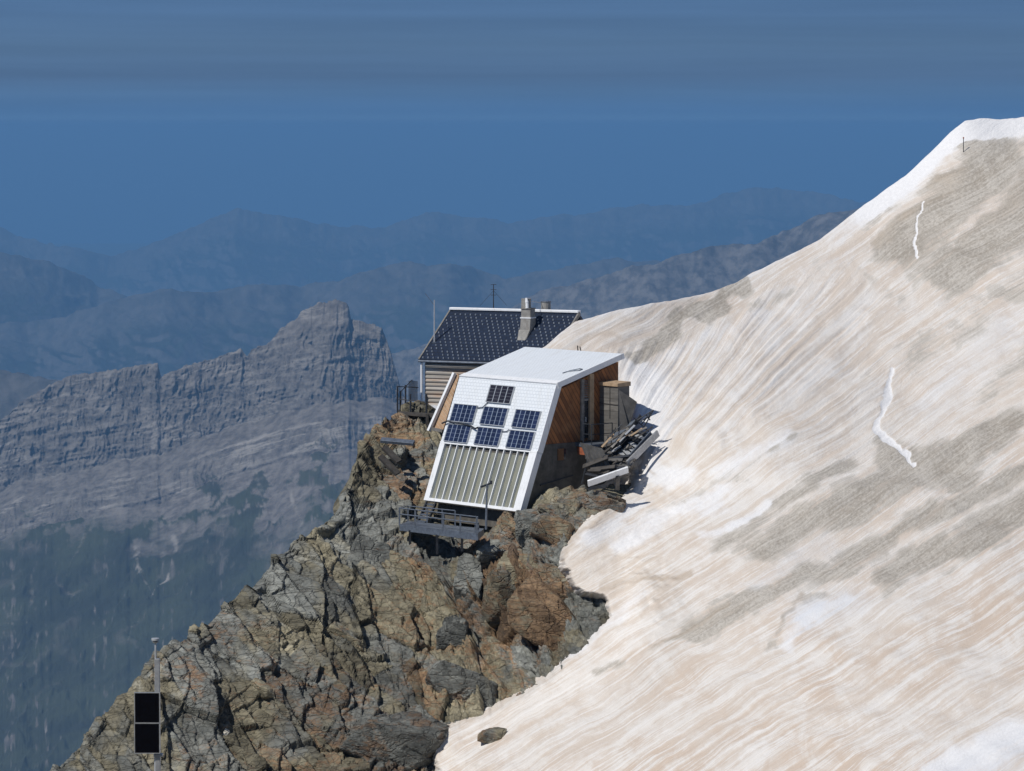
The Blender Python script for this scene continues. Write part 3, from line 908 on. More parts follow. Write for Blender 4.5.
# ------------------------------------------------------------------ snow field
SC = [(380, 470), (440, 420), (520, 362), (545, 346), (558, 335), (575, 322), (592, 317), (620, 309), (650, 304), (690, 297), (712, 292), (735, 283), (752, 273), (790, 255), (820, 239), (850, 216),
      (875, 197), (905, 176), (930, 153), (950, 132), (965, 121), (980, 118.5), (1000, 119.5), (1024, 117), (1110, 108)]
SCY = [(380, 176), (545, 179), (560, 181), (590, 183.5), (640, 187), (700, 193), (740, 197), (790, 202), (850, 208), (900, 211), (940, 213), (965, 214), (985, 215), (1024, 216), (1110, 217)]
SY = rbf([(x, ipx(SC, x), ipx(SCY, x)) for x in (545, 590, 640, 700, 740, 790, 850, 900, 940, 965, 1000, 1060, 1110)] +
         [(624, 362, 178.5), (640, 400, 174.3), (640, 440, 170.8), (652, 458, 169.3), (645, 474, 167.2), (620, 495, 166),
          (585, 530, 163), (570, 560, 161.5), (600, 612, 159.5), (560, 655, 156.8), (500, 695, 154.8), (430, 730, 155.2), (436, 771, 151), (640, 540, 161), (600, 700, 150.5), (560, 771, 145), (500, 900, 134),
          (700, 450, 169), (700, 390, 175.5), (760, 350, 182), (800, 430, 169.5), (850, 300, 193), (900, 380, 180), (900, 460, 165.5), (1024, 300, 189), (1024, 480, 160), (1110, 480, 158),
          (700, 540, 158.5), (850, 560, 150.5), (1024, 600, 139), (700, 620, 149.5), (850, 660, 136), (700, 771, 134), (850, 771, 124), (1024, 771, 116), (1110, 771, 112), (700, 900, 119), (1024, 900, 99)])
ncol, nrow = 560, 520
xs = np.linspace(500 - 130, 1100, ncol)
crest = ipx(SC, xs) + 0.8 * fbm(xs * 0.08, 0 * xs, 0, 301, 3)
t = np.linspace(0, 1, nrow)
PY = crest[None, :] + (905 - crest)[None, :] * t[:, None]
PX = np.broadcast_to(xs, PY.shape)
wob = 5.0
d, side = seg_dist(PX + wob * fbm(PX * 0.07, PY * 0.07, 0, 303, 5, 0.6), PY + wob * fbm(PX * 0.07, PY * 0.07, 5.5, 304, 5, 0.6), BND)
sd = -d * side                              # > 0 on the snow side
if sd[300, -5] < 0: sd = -sd
Ysn = SY(PX, PY)
lowpart = smooth(PY, 455, 490)
Yr = RY(PX, PY)
gfun = 2.4 - 3.4 * smooth(sd, -7, 9)
w = smooth(sd, 8, 95)
Ymix = (1 - w) * (Yr + gfun) + w * Ysn
Yfin = (1 - lowpart) * (Ysn + 3.0 * (1 - smooth(sd, -40, 0)) * smooth(PY, 380, 440)) + lowpart * Ymix
sp = P(PX, PY, Yfin)
# flow directions over the surface
fx_ = PX + 8 * fbm(PX * 0.005, PY * 0.007, 0, 341, 2); fy_ = PY + 9 * fbm(PX * 0.005, PY * 0.007, 3, 342, 2) + 0.9 * fbm(PX * 0.05, PY * 0.05, 3, 343, 2)
low = np.stack([fx_ * math.cos(R(32)) - fy_ * math.sin(R(32)), fx_ * math.sin(R(32)) + fy_ * math.cos(R(32)), 0 * PX], -1)
fan = np.arctan2(596.7 - fy_, fx_ - 553.7)
high = np.stack([np.hypot(fx_ - 553.7, fy_ - 596.7), fan * 280, 0 * PX], -1)
zone = [(610, 352), (690, 330), (760, 290), (850, 262), (890, 300), (860, 380), (780, 410), (720, 452), (650, 462), (630, 420)]
inside = np.zeros(PX.shape, bool)
for (x0, y0), (x1, y1) in zip(zone, zone[1:] + zone[:1]):
    c = ((y0 > PY) != (y1 > PY)) & (PX < (x1 - x0) * (PY - y0) / (y1 - y0 + 1e-9) + x0)
    inside ^= c
dz, _ = seg_dist(PX, PY, zone + zone[:1])
hz_w = smooth(np.where(inside, dz, -dz) + 6 * fbm(PX * 0.03, PY * 0.03, 0, 305, 3), -10, 14)
fl = lambda f, a, b, seed: fbm(f[..., 0] * a, f[..., 1] * b, 0, seed, 4, 0.55)
far_k = smooth(PY, 300, 700)
rel = 0.48 * (0.16 + 0.10 * (1 - far_k)) * ((1 - hz_w) * fl(low, 0.006, 0.075, 311) + hz_w * 1.15 * fl(high, 0.006, 0.15, 313)) \
    + (0.030 + 0.02 * (1 - far_k)) * ((1 - hz_w) * fl(low, 0.010, 0.24, 315) + hz_w * 1.8 * fl(high, 0.012, 0.30, 316)) + 0.35 * fbm(PX * 0.012, PY * 0.02, 0, 317, 3) + 0.45 * hz_w * smooth(PY - 0.25 * (PX - 640), 330, 440)
sp[..., 2] += 0.8 * rel * smooth(t, 0.0, 0.03)[:, None]
cracks = [[(923, 204), (921, 214), (917, 224), (918, 236), (914, 246), (917, 258)], [(891, 372), (889, 384), (887, 398), (880, 412), (876, 425), (884, 436), (896, 446), (908, 456), (914, 464)]]
wX = PX + 3.4 * fbm(PX * 0.10, PY * 0.10, 0, 321, 3, 0.5); wY = PY + 3.4 * fbm(PX * 0.10, PY * 0.10, 4, 322, 3, 0.5)
crk = np.zeros(PX.shape)
for ln, ww in zip(cracks, (2.6, 4.2)):
    dd, _ = seg_dist(wX, wY, ln)
    along = smooth(PY, ln[0][1] - 3, ln[0][1] + 25) * 0.5 + 0.5
    ww = ww * (0.85 + 0.6 * fbm(PX * 0.09, PY * 0.09, 0, 325, 2))
    taper = 1 - 0.55 * smooth(PY, ln[-1][1] - 40, ln[-1][1])
    crk = np.maximum(crk, 1 - smooth(dd, ww * 0.5 * taper * along, ww * 1.15 * taper * along))
sp[..., 2] -= 0.06 * crk
wX = PX + 15 * fbm(PX * 0.025, PY * 0.035, 0, 323, 4, 0.5); wY = PY + 12 * fbm(PX * 0.025, PY * 0.035, 7, 324, 4, 0.5)


def strokes(lst):
    out = np.zeros(PX.shape)
    for ln, ww, k in lst:
        dd, _ = seg_dist(wX, wY, ln)
        out = np.maximum(out, k * np.exp(-(dd / ww) ** 2))
    return out


dirt = strokes([([(1000, 160), (900, 245)], 30, 0.92), ([(1060, 180), (950, 270)], 38, 0.85), ([(1060, 260), (910, 360)], 26, 0.50), ([(960, 140), (1060, 150)], 9, 0.6),
                ([(1010, 425), (930, 465), (850, 505), (760, 545)], 25, 0.78), ([(890, 455), (960, 480)], 24, 0.75), ([(1060, 455), (920, 520), (840, 560), (690, 632)], 17, 0.72),
                ([(1060, 490), (960, 545), (890, 575)], 22, 0.78), ([(745, 283), (690, 315), (630, 352)], 10, 0.85), ([(880, 212), (800, 285), (735, 312)], 12, 0.45), ([(905, 300), (880, 340), (850, 400)], 9, 0.4),
                ([(850, 262), (895, 300)], 8, 0.45), ([(720, 545), (780, 500), (850, 455)], 14, 0.55), ([(690, 630), (600, 675)], 6, 0.45), ([(830, 590), (790, 610), (770, 645)], 6, 0.55),
                ([(1060, 330), (980, 400)], 20, 0.45), ([(800, 440), (720, 480), (650, 520)], 8, 0.4)])
white = strokes([([(725, 488), (670, 515), (610, 545)], 12, 0.7), ([(850, 596), (800, 620), (785, 640)], 9, 0.75), ([(1060, 720), (980, 755), (930, 785)], 18, 1.0), ([(650, 470), (690, 470)], 14, 0.8),
                 ([(640, 505), (585, 540)], 12, 0.7), ([(650, 600), (560, 660)], 9, 0.6), ([(770, 500), (700, 535)], 8, 0.7), ([(760, 310), (680, 345), (630, 360)], 12, 0.5), ([(640, 370), (655, 445)], 26, 0.8), ([(700, 360), (690, 440)], 22, 0.35),
                 ([(850, 250), (760, 300)], 10, 0.45), ([(790, 440), (720, 470)], 12, 0.6)])
cd = PY - crest[None, :]
white = np.maximum(white, (1 - smooth(cd + 6 * fbm(PX * 0.05, PY * 0.05, 0, 331, 3), 12, 34)) * smooth(PX, 800, 880))
white = np.maximum(white, 0.5 * (1 - smooth(cd, 0, 10)))
dirt = dirt * (1 - smooth(white, 0.5, 0.9)) * (1 - crk)
white = np.maximum(white, crk * 1.6)
pink = np.clip(0.35 + 0.75 * smooth(fbm(PX * 0.012, PY * 0.018, 0, 333, 4), -0.25, 0.3), 0, 1) * (0.45 + 0.55 * smooth(PY - (PX - 600) * -0.35, 640, 760)) * (1 - crk)
white = np.maximum(white, 0.30 * hz_w)
mk_w = white
pink = np.maximum(pink * (1 - 0.6 * hz_w), 0.3 * hz_w * (1 - crk))
brown = strokes([([(690, 575), (640, 585), (600, 592)], 6, 0.65), ([(600, 505), (570, 545), (562, 565)], 5, 0.6), ([(960, 170), (870, 250)], 18, 0.45), ([(1060, 165), (960, 230)], 20, 0.4), ([(660, 548), (600, 560)], 4, 0.5),
                 ([(1060, 712), (985, 735), (930, 765)], 3.0, 0.35), ([(700, 298), (640, 330), (580, 348)], 6, 0.5), ([(800, 600), (775, 630)], 4, 0.5), ([(720, 610), (650, 650)], 4, 0.5), ([(650, 455), (655, 470)], 5, 0.5)]) * (1 - crk)
ice = strokes([([(800, 620), (850, 596)], 14, 0.7), ([(1060, 735), (940, 790)], 14, 0.6), ([(1010, 330), (930, 400)], 18, 0.35), ([(830, 540), (760, 580)], 10, 0.4)])
mk = np.stack([dirt, white, hz_w], -1); mk2 = np.stack([pink, brown, ice], -1)
snow_tree = make_tree(sp, 2)
# the far side of the crest, sloping away
topr = sp[0]
kb = np.linspace(1, 0.04, 10) ** 1.5
fall = np.stack([topr + np.stack([0 * xs, 60 * k + 0 * xs, -40 * k ** 1.3 + 0 * xs], -1) for k in kb])
kp = (PX > 522) | (PY > 650)
kp = np.concatenate([np.repeat(kp[:1], 10, 0), kp])
keep = kp[:-1, :-1] & kp[1:, 1:]
rep = lambda a: np.concatenate([np.repeat(a[:1], 10, 0), a])
grid_mesh('snow', np.concatenate([fall, sp]), M['snow'], True, {'flow_low': rep(low), 'flow_high': rep(high), 'mask': rep(mk), 'mask_b': rep(mk2)}, 'structure', keep)

# the ground between the ridge and the viewer, below the picture
gx, gy = np.meshgrid(np.linspace(-70, 70, 160), np.linspace(-25, 160, 200))
gz = -1.9 - 0.222 * np.maximum(gy, 0) + 0.35 * fbm(gx * 0.2, gy * 0.2, 0, 401, 5)
grid_mesh('ground', np.stack([gx, gy, gz], -1), M['rock'], False, {'tint': np.stack([0.3 + 0 * gx, 0.5 + 0 * gx, 0.2 * noise(gx, gy, 0, 402)], -1)}, 'structure')


# ------------------------------------------------------------------ boulders
def boulder(px, py, Y, w, h, dep, seed, label, rust=0.4, grey=0.5, val=0.0, rot=0.0, group='boulders below the huts', name='boulder', planes=11):
    """a broken block: many random planes cut from a lump, then roughened"""
    rg = np.random.default_rng(seed)
    bm = bmesh.new()
    half = np.array([w, dep, h]) / 2
    for _ in range(planes + 3):
        q_ = rg.uniform(-1, 1, 3)
        q_ = q_ / (np.abs(q_) ** 4).sum() ** 0.25 * rg.uniform(0.82, 1.0)     # towards the faces and corners of a block
        bm.verts.new(q_ * half)
    r_ = bmesh.ops.convex_hull(bm, input=bm.verts)
    bmesh.ops.delete(bm, geom=[v_ for v_ in bm.verts if not v_.link_faces], context='VERTS')
    bmesh.ops.dissolve_limit(bm, angle_limit=R(14), verts=bm.verts, edges=bm.edges)
    bmesh.ops.bevel(bm, geom=list(bm.edges), offset=0.03 * min(w, h), segments=1, affect='EDGES')
    bmesh.ops.triangulate(bm, faces=bm.faces)
    for _ in range(9):
        lim = 0.10 if max(w, h) > 0.7 else 0.03
        le = [e_ for e_ in bm.edges if e_.calc_length() > lim]
        if not le or len(bm.verts) > 14000: break
        bmesh.ops.subdivide_edges(bm, edges=le, cuts=1)
        bmesh.ops.triangulate(bm, faces=[f_ for f_ in bm.faces if len(f_.verts) > 3])
    bmesh.ops.recalc_face_normals(bm, faces=bm.faces)
    p = np.array([x.co[:] for x in bm.verts])
    c, s = math.cos(rot), math.sin(rot)
    p = np.stack([p[:, 0] * c + p[:, 2] * s, p[:, 1], -p[:, 0] * s + p[:, 2] * c], -1)
    on_snow = seed in (12, 13)
    yh = hit_y(snow_tree if on_snow else rock_tree, px, py + (h * 9 if on_snow else 0), Y)
    if abs(yh - Y) < 6: Y = yh + (0.10 if on_snow else 0.16) * dep
    loc = P(px, py, Y)
    dsp, tn_ = rock_detail(p + loc, 900 + seed, [(1.6, 1.9, 0.15, 0.04, 1.0), (0.6, 1.8, 0.085, 0.04, 1.1), (0.25, 1.6, 0.035, 0.02, 1.2)])
    nn = p / (np.linalg.norm(p, axis=1, keepdims=True) + 1e-6)
    p = p + nn * dsp[:, None] * 0.8 * min(1.0, h)
    for x, q in zip(bm.verts, p): x.co = q
    me = bpy.data.meshes.new(name); bm.to_mesh(me); bm.free()
    a = me.attributes.new('tint', 'FLOAT_VECTOR', 'POINT')
    tt = np.stack([tn_[:, 0] * 0.4 + rust, tn_[:, 1] * 0.4 + grey, tn_[:, 2] * 0.6 + val], -1)
    a.data.foreach_set('vector', tt.astype(np.float32).reshape(-1))
    me.materials.append(M['rock'])
    o = bpy.data.objects.new(name, me)
    o.location = loc
    col.objects.link(o)
    return tag(o, label, 'boulder', group)


boulder(513, 537, 163.6, 2.2, 2.9, 2.4, 1, 'round rusty brown boulder at the right end of the lower walkway', 0.62, 0.2, 0.1, 0.2)
boulder(532, 533, 163.9, 2.0, 2.6, 2.2, 2, 'tall grey boulder wedged right behind the round rusty one below the white cladding', 0.30, 0.6, 0.2, -0.3)
boulder(552, 538, 162.9, 2.6, 2.3, 2.4, 3, 'orange brown boulder under the lower right corner of the white cladding', 0.60, 0.25, 0.1, 0.3)
boulder(492, 552, 161.6, 3.4, 1.3, 2.4, 4, 'flat pale grey slab boulder lying below the lower walkway', 0.22, 0.6, 0.35, 0.15)
boulder(596, 507, 165.6, 3.2, 2.0, 2.4, 5, 'broad brown boulder against the dark base wall beside the snow edge', 0.50, 0.4, -0.1, -0.2)
boulder(561, 513, 164.2, 2.6, 1.6, 2.0, 6, 'low ochre boulder between the base wall and the snow edge', 0.55, 0.3, 0.1, -0.1)
boulder(545, 618, 159.2, 4.4, 3.2, 3.2, 20, 'huge rust red slab leaning toward the snow tongue', 0.74, 0.15, -0.1, 0.75)
boulder(505, 600, 160.6, 2.4, 4.2, 2.2, 8, 'dark rusty upright slab left of the huge leaning red one', 0.55, 0.4, -0.35, 0.25)
boulder(468, 585, 161.6, 1.6, 3.2, 1.8, 9, 'bluish grey upright block in the middle of the rock face', 0.15, 0.85, 0.1, 0.1)
boulder(395, 742, 152.6, 5.6, 3.0, 3.4, 10, 'dark blue grey outcrop with a rusty streak at the bottom of the rock face', 0.42, 0.85, -0.4, 0.15)
boulder(465, 690, 155.4, 4.6, 2.6, 2.4, 11, 'smooth grey slab beside the lower snow edge', 0.35, 0.75, -0.2, 0.6)
boulder(492, 735, 148.9, 1.55, 0.66, 0.9, 12, 'small brown rock lying alone on the snow', 0.45, 0.4, 0.1, -0.25)
boulder(591, 602, 158.6, 0.95, 0.55, 0.7, 13, 'small pale grey stone at the snow edge beside the red slab', 0.0, 1.0, 1.3, -0.2)
boulder(226, 733, 153.0, 0.36, 0.42, 0.3, 14, 'tiny white stone on the lower left rock face', -0.3, 0.9, 2.2, 0.4)
boulder(395, 463, 174.5, 2.3, 2.6, 2.0, 15, 'large pale olive boulder left of the white cladding', 0.25, 0.45, 0.3, 0.4)
boulder(262, 690, 155.3, 1.5, 0.7, 1.0, 16, 'long tan rock ledge above the dark outcrop', 0.42, 0.1, 0.7, 0.55)
boulder(350, 640, 160.2, 2.6, 1.2, 1.6, 17, 'brown tilted slab on the middle of the rock face', 0.42, 0.4, 0.2, 0.8)
boulder(365, 560, 167.0, 2.4, 3.6, 1.8, 18, 'smooth greenish grey plate on the upper rock face', 0.15, 0.65, 0.1, 0.5)

boulder(556, 588, 160.0, 3.2, 3.0, 2.6, 31, 'rusty brown slab above the huge red one beside the snow tongue', 0.58, 0.3, 0.0, 0.6)
boulder(522, 566, 161.0, 2.6, 2.4, 2.2, 32, 'ochre angular block under the boulders at the walkway', 0.45, 0.25, 0.25, 0.35)
boulder(455, 640, 159.0, 2.2, 2.6, 1.8, 33, 'dark grey split block in the lower middle of the rock face', 0.15, 0.9, -0.3, 0.2)
# ------------------------------------------------------------------ white hut
TH = R(48)
A = P(557, 383, 168.0)                     # the right end of the fold between roof and sloping front
F = 7.2
hut_loc = Vector((A[0], A[1], A[2] - F))
hut = empty('mountain_hut', hut_loc, -TH, 'modern hut with a sloping white shingled front of solar panels and brown diagonal board side', 'mountain hut')
MW = Matrix.Translation(hut_loc) @ Matrix.Rotation(-TH, 4, 'Z')
MI = MW.inverted()
L = lambda px, py, Y: MI @ V(px, py, Y)     # photograph direction + distance -> the hut's own space
W, D, RISE, RUN, DROP = 7.25, 4.45, 1.25, 2.42, 6.20
SL = math.hypot(RUN, DROP)


def fac(u, v, out=0.0):
    """point on the sloping front: u 0..1 left to right, v 0..1 down, out metres off the surface"""
    n = Vector((0, -DROP, RUN)).normalized()
    return Vector((-W + W * u, -RUN * v, F - DROP * v)) + n * out


def fquad(u0, u1, v0, v1, out): return [fac(u0, v0, out), fac(u0, v1, out), fac(u1, v1, out), fac(u1, v0, out)]


uvf = lambda co: np.stack([co[:, 0], np.hypot(co[:, 1], co[:, 2] - F), 0 * co[:, 0]], -1)
# upper cladding, thick enough to show its right edge
o = MB().slab(fquad(0, 1, 0, 0.545, 0), 0.34).build('cladding', M['white_shingles'], hut); set_uv(o, uvf)
fr = MB()
fr.slab(fquad(0, 0.05, 0.5455, 1, 0.03), 0.36); fr.slab(fquad(0.925, 1, 0.5455, 1, 0.03), 0.36)
fr.slab(fquad(0.0505, 0.9245, 0.977, 1, 0.03), 0.30)
fr.slab(fquad(0, 1, 0.530, 0.545, 0.035), 0.03)
fr.slab(fquad(0.9993, 1.004, 0.0, 0.5297, 0.025), 0.36)
fr.build('collector_frame', M['white_metal'], hut)
o = MB().slab(fquad(0.0505, 0.9245, 0.546, 0.9765, -0.14), 0.08).build('collector_glass', M['collector'], hut)
for i in range(12):
    u = 0.05 + (i + 0.85) * 0.875 / 12.6
    MB().slab([fac(u - 0.0035, 0.546, 0.0), fac(u - 0.0035, 0.9765, 0.0), fac(u + 0.0035, 0.9765, 0.0), fac(u + 0.0035, 0.546, 0.0)], 0.135).build('collector_bar', M['white_metal'], hut)
cols_, rows_ = [(0.042, 0.280), (0.358, 0.600), (0.686, 0.930)], [(0.232, 0.367), (0.394, 0.526)]
pans = [(cols_[1], (0.060, 0.192), 'dark_cells')] + [(c, r, 'blue_cells') for r in rows_ for c in cols_]
for i, ((u0, u1), (v0, v1), mt) in enumerate(pans):
    p = MB().slab(fquad(u0, u1, v0, v1, 0.08), 0.02).build('solar_panel', M[mt], hut)
    c0, c1 = fac(u0, v0, 0.08), fac(u1, v1, 0.08)
    set_uv(p, lambda co: np.stack([(co[:, 0] - c0.x) / (c1.x - c0.x), (co[:, 2] - c0.z) / (c1.z - c0.z), 0 * co[:, 0]], -1))
    if mt == 'dark_cells': p['label'] = 'single blackish panel above the blue ones'
    g = MB(); e = 0.0035; ev = e * W / SL
    for q in (fquad(u0 - e, u0, v0, v1, 0.1), fquad(u1, u1 + e, v0, v1, 0.1), fquad(u0 - e, u1 + e, v0 - ev, v0, 0.1), fquad(u0 - e, u1 + e, v1, v1 + ev, 0.1)):
        g.slab(q, 0.1)
    g.build('frame', M['pale_metal'], p)
# roof, rising gently towards the back
o = MB().slab([(-W, 0.0, F), (0, 0.0, F), (0, D, F + RISE), (-W, D, F + RISE)], 0.22).build('roof', M['white_shingles'], hut)
set_uv(o, lambda co: np.stack([co[:, 0], co[:, 1] * 1.04, 0 * co[:, 0]], -1))
tr = MB().slab([(0.003, -0.02, F + 0.015), (0.06, -0.02, F + 0.015), (0.06, D + 0.04, F + RISE + 0.025), (0.003, D + 0.04, F + RISE + 0.025)], 0.27)
tr.slab([(-W, -0.07, F - 0.02), (0, -0.07, F - 0.02), (0, 0.28, F + 0.10), (-W, 0.28, F + 0.10)], 0.05)
tr.build('roof_trim', M['white_metal'], hut)
# walls
XW = -0.24
prof = [(-1.18 + 0.42, F - 3.02), (0.20, F - 0.42), (4.40, F + 0.82), (4.40, F - 3.02)]
MB().prism(prof, -W + 0.3, XW).build('wall', M['diagonal_boards'], hut)
MB().prism([(-1.9, 0.0), (-1.9 + 0.75, F - 3.025), (4.43, F - 3.025), (4.43, 0.0)], -W + 0.34, XW + 0.03).build('base_wall', M['concrete'], hut)
# narrow door and louvred shutter in the board wall
ys = lambda px: (px - 557 - XW * math.cos(TH) * 20.4) / (math.sin(TH) * 20.2)
y0, y1 = ys(580.5), ys(592.5)
zb = F - 2.96
rt = lambda y: F + 0.30 * (y - 0.2) - 0.40
d_ = MB().box(XW, XW + 0.05, y0 + 0.22, y1 - 0.30, zb + 0.10, zb + 1.95).build('door', M['dark_glass'], hut)
MB().box(XW + 0.052, XW + 0.09, y0 + 0.30, y0 + 0.34, zb + 0.9, zb + 1.15).build('handle', M['pale_metal'], d_)
fr = MB().box(XW, XW + 0.10, y0, y0 + 0.20, zb, rt(y0) + 0.02).box(XW, XW + 0.09, y0 + 0.205, y1 - 0.305, zb + 1.96, zb + 2.05)
fr.build('door_frame', M['grey_timber'], hut)
lv = MB()
z = zb + 2.08
while z < rt(y0) - 0.05:
    lv.hexa([(XW, y0 + 0.22, z), (XW, y1 - 0.32, z), (XW, y1 - 0.32, z + 0.02), (XW, y0 + 0.22, z + 0.02)],
            [(XW + 0.06, y0 + 0.22, z - 0.05), (XW + 0.06, y1 - 0.32, z - 0.05), (XW + 0.06, y1 - 0.32, z - 0.03), (XW + 0.06, y0 + 0.22, z - 0.03)])
    z += 0.11
lv.build('shutter', M['grey_timber'], hut)
MB().box(XW, XW + 0.16, y1 - 0.28, y1, zb, rt(y1) + 0.02).build('door_post', M['tan_timber'], hut)
# little hatch in the base wall and a loose pipe
wdw = MB().box(XW + 0.03, XW + 0.07, 0.22, 0.62, F - 3.85, F - 3.28).build('hatch', M['brown_timber'], hut)
MB().box(XW + 0.03, XW + 0.05, 0.625, 0.78, F - 3.80, F - 3.30).build('opening', M['dark_glass'], hut)
MB().tube((XW + 0.12, -1.0, F - 5.0), (XW + 0.12, 1.2, F - 4.65), 0.035).build('pipe', M['dark_metal'], hut)
# side wing on the left, tan boards with a white edge
wq = [L(457, 373, 173.9), L(431, 427, 173.7), L(443, 430, 173.2), L(459, 376, 173.6)]
MB().slab(wq, 0.12).build('wing_wall', M['tan_boards'], hut)
MB().bar(L(454.5, 373, 173.75), L(428.8, 431, 173.5), 0.14, 0.18, (0, -1, 0)).build('wing_trim', M['white_metal'], hut)
MB().bar(L(431, 428.5, 173.55), L(443, 431, 173.05), 0.14, 0.14).build('wing_sill', M['grey_timber'], hut)
# cables lying on the cladding and on the roof
cb = MB()
pts_ = [(-0.02, 0.395), (0.035, 0.372), (0.10, 0.383), (0.20, 0.385), (0.28, 0.392), (0.335, 0.412), (0.36, 0.400)]
for (a0, b0), (a1, b1) in zip(pts_[:-1], pts_[1:]): cb.tube(fac(a0, b0, 0.14), fac(a1, b1, 0.14), 0.045, n=6)
cb.build('cable', M['dark_metal'], hut)
cb = MB()
pts_ = [(0.285, 0.245), (0.335, 0.238), (0.37, 0.20)]
for (a0, b0), (a1, b1) in zip(pts_[:-1], pts_[1:]): cb.tube(fac(a0, b0, 0.05), fac(a1, b1, 0.05), 0.025, n=6)
cb.build('cable', M['grey_metal'], hut)
cb = MB()
pts_ = [(0.60, 0.41), (0.65, 0.405), (0.66, 0.39), (0.69, 0.40)]
for (a0, b0), (a1, b1) in zip(pts_[:-1], pts_[1:]): cb.tube(fac(a0, b0, 0.05), fac(a1, b1, 0.05), 0.022, n=6)
cb.build('cable', M['grey_metal'], hut)
cb = MB()
rfp = lambda x, y: Vector((x, y, F + RISE / D * y + 0.03))
loop = [(-0.95, 1.25), (-0.8, 1.7), (-0.5, 2.0), (-0.25, 1.95), (-0.28, 1.75), (-0.55, 1.68), (-0.85, 1.5)]
for a, b in zip(loop[:-1], loop[1:]): cb.tube(rfp(*a), rfp(*b), 0.022, n=6)
cb.build('cable', M['grey_metal'], hut)

# ------------------------------------------------------------------ weathered shed built against the board wall
shed = empty('shed', MW @ Vector((0.22, 3.3, F - 4.0)), -TH, 'weathered grey plywood shed with a tan top board against the brown board wall', 'shed')
sx0, sx1, sy0, sy1, sz0, sz1 = -0.70, 0.86, -0.18, 0.60, 0.2, 3.72
MB().box(sx0 + 0.02, sx1, sy0, sy1, sz0, sz1).build('wall', M['grey_boards'], shed)
MB().hexa([(sx0 - 0.02, sy0 - 0.07, sz1 + 0.002), (sx1 + 0.05, sy0 - 0.07, sz1 + 0.002), (sx1 + 0.05, sy1 + 0.05, sz1 + 0.002), (sx0 - 0.02, sy1 + 0.05, sz1 + 0.002)],
          [(sx0 - 0.02, sy0 - 0.07, sz1 + 0.16), (sx1 + 0.05, sy0 - 0.07, sz1 + 0.16), (sx1 + 0.05, sy1 + 0.05, sz1 + 0.22), (sx0 - 0.02, sy1 + 0.05, sz1 + 0.22)]).build('roof', M['tan_timber'], shed)
MB().bar((sx0, sy0 - 0.05, 0.1), (sx0, sy0 - 0.05, sz1), 0.12, 0.10).build('post', M['galvanised'], shed)
MB().bar((sx1 * 0.35, sy0 - 0.022, 2.1), (sx1 * 0.35, sy0 - 0.022, sz1 - 0.02), 0.03, 0.02).bar((sx0 + 0.1, sy0 - 0.02, 2.85), (sx1, sy0 - 0.02, 2.8), 0.02, 0.03).build('batten', M['dark_timber'], shed)
# torn membrane hanging from the right side
q = [(sx1 + 0.02, sy0, 3.55), (sx1 + 0.02, sy0 + 0.1, 1.2), (sx1 + 0.40, sy0 + 0.5, 1.05), (sx1 + 0.22, sy0 + 0.5, 1.7), (sx1 + 0.50, sy0 + 0.75, 2.95), (sx1 + 0.25, sy0 + 0.6, 3.15)]
q2 = [(x + 0.03, y + 0.05, z) for x, y, z in q]
n_ = len(q)
MB().add(q + q2, [tuple(range(n_)), tuple(reversed(range(n_, 2 * n_)))] + [(i, (i + 1) % n_, n_ + (i + 1) % n_, n_ + i) for i in range(n_)]).build('membrane', M['membrane'], shed)

# ------------------------------------------------------------------ landing outside the door
ld = empty('landing', MW @ Vector((0.4, 2.2, F - 3.2)), -TH, 'grey metal landing with a thin railing outside the narrow door', 'landing')
LM = (Matrix.Translation(MW @ Vector((0.4, 2.2, F - 3.2))) @ Matrix.Rotation(-TH, 4, 'Z')).inverted()
MB().box(-0.62, 0.55, -0.75, 0.75, -0.02, 0.12).build('deck', M['grey_metal'], ld)
for x, y in ((0.5, -0.7), (0.5, 0.7), (-0.1, -0.7)):
    MB().tube((x, y, 0.12), (x, y, 1.12), 0.025, n=6).build('post', M['dark_metal'], ld)
MB().tube((0.5, -0.7, 1.12), (0.5, 0.7, 1.12), 0.025, n=6).tube((-0.1, -0.7, 1.12), (0.5, -0.7, 1.12), 0.025, n=6).build('rail', M['dark_metal'], ld)
MB().tube((0.5, -0.7, 0.62), (0.5, 0.7, 0.62), 0.018, n=6).tube((-0.1, -0.7, 0.62), (0.5, -0.7, 0.62), 0.018, n=6).build('rail', M['dark_metal'], ld)
for y in (-0.6, 0.5):
    MB().bar((0.35, y, -0.02), (-0.3, y, -1.9), 0.09).build('brace', M['dark_metal'], ld)
tg = MB().box(-0.50, 0.30, -0.72, -0.45, -0.42, -0.06).build('panel', M['rust_red'], ld)

# ------------------------------------------------------------------ collapsed stairs and fallen timber


def loc_empty(name, o, label, cat, group=None):
    return empty(name, o, 0, label, cat, group)


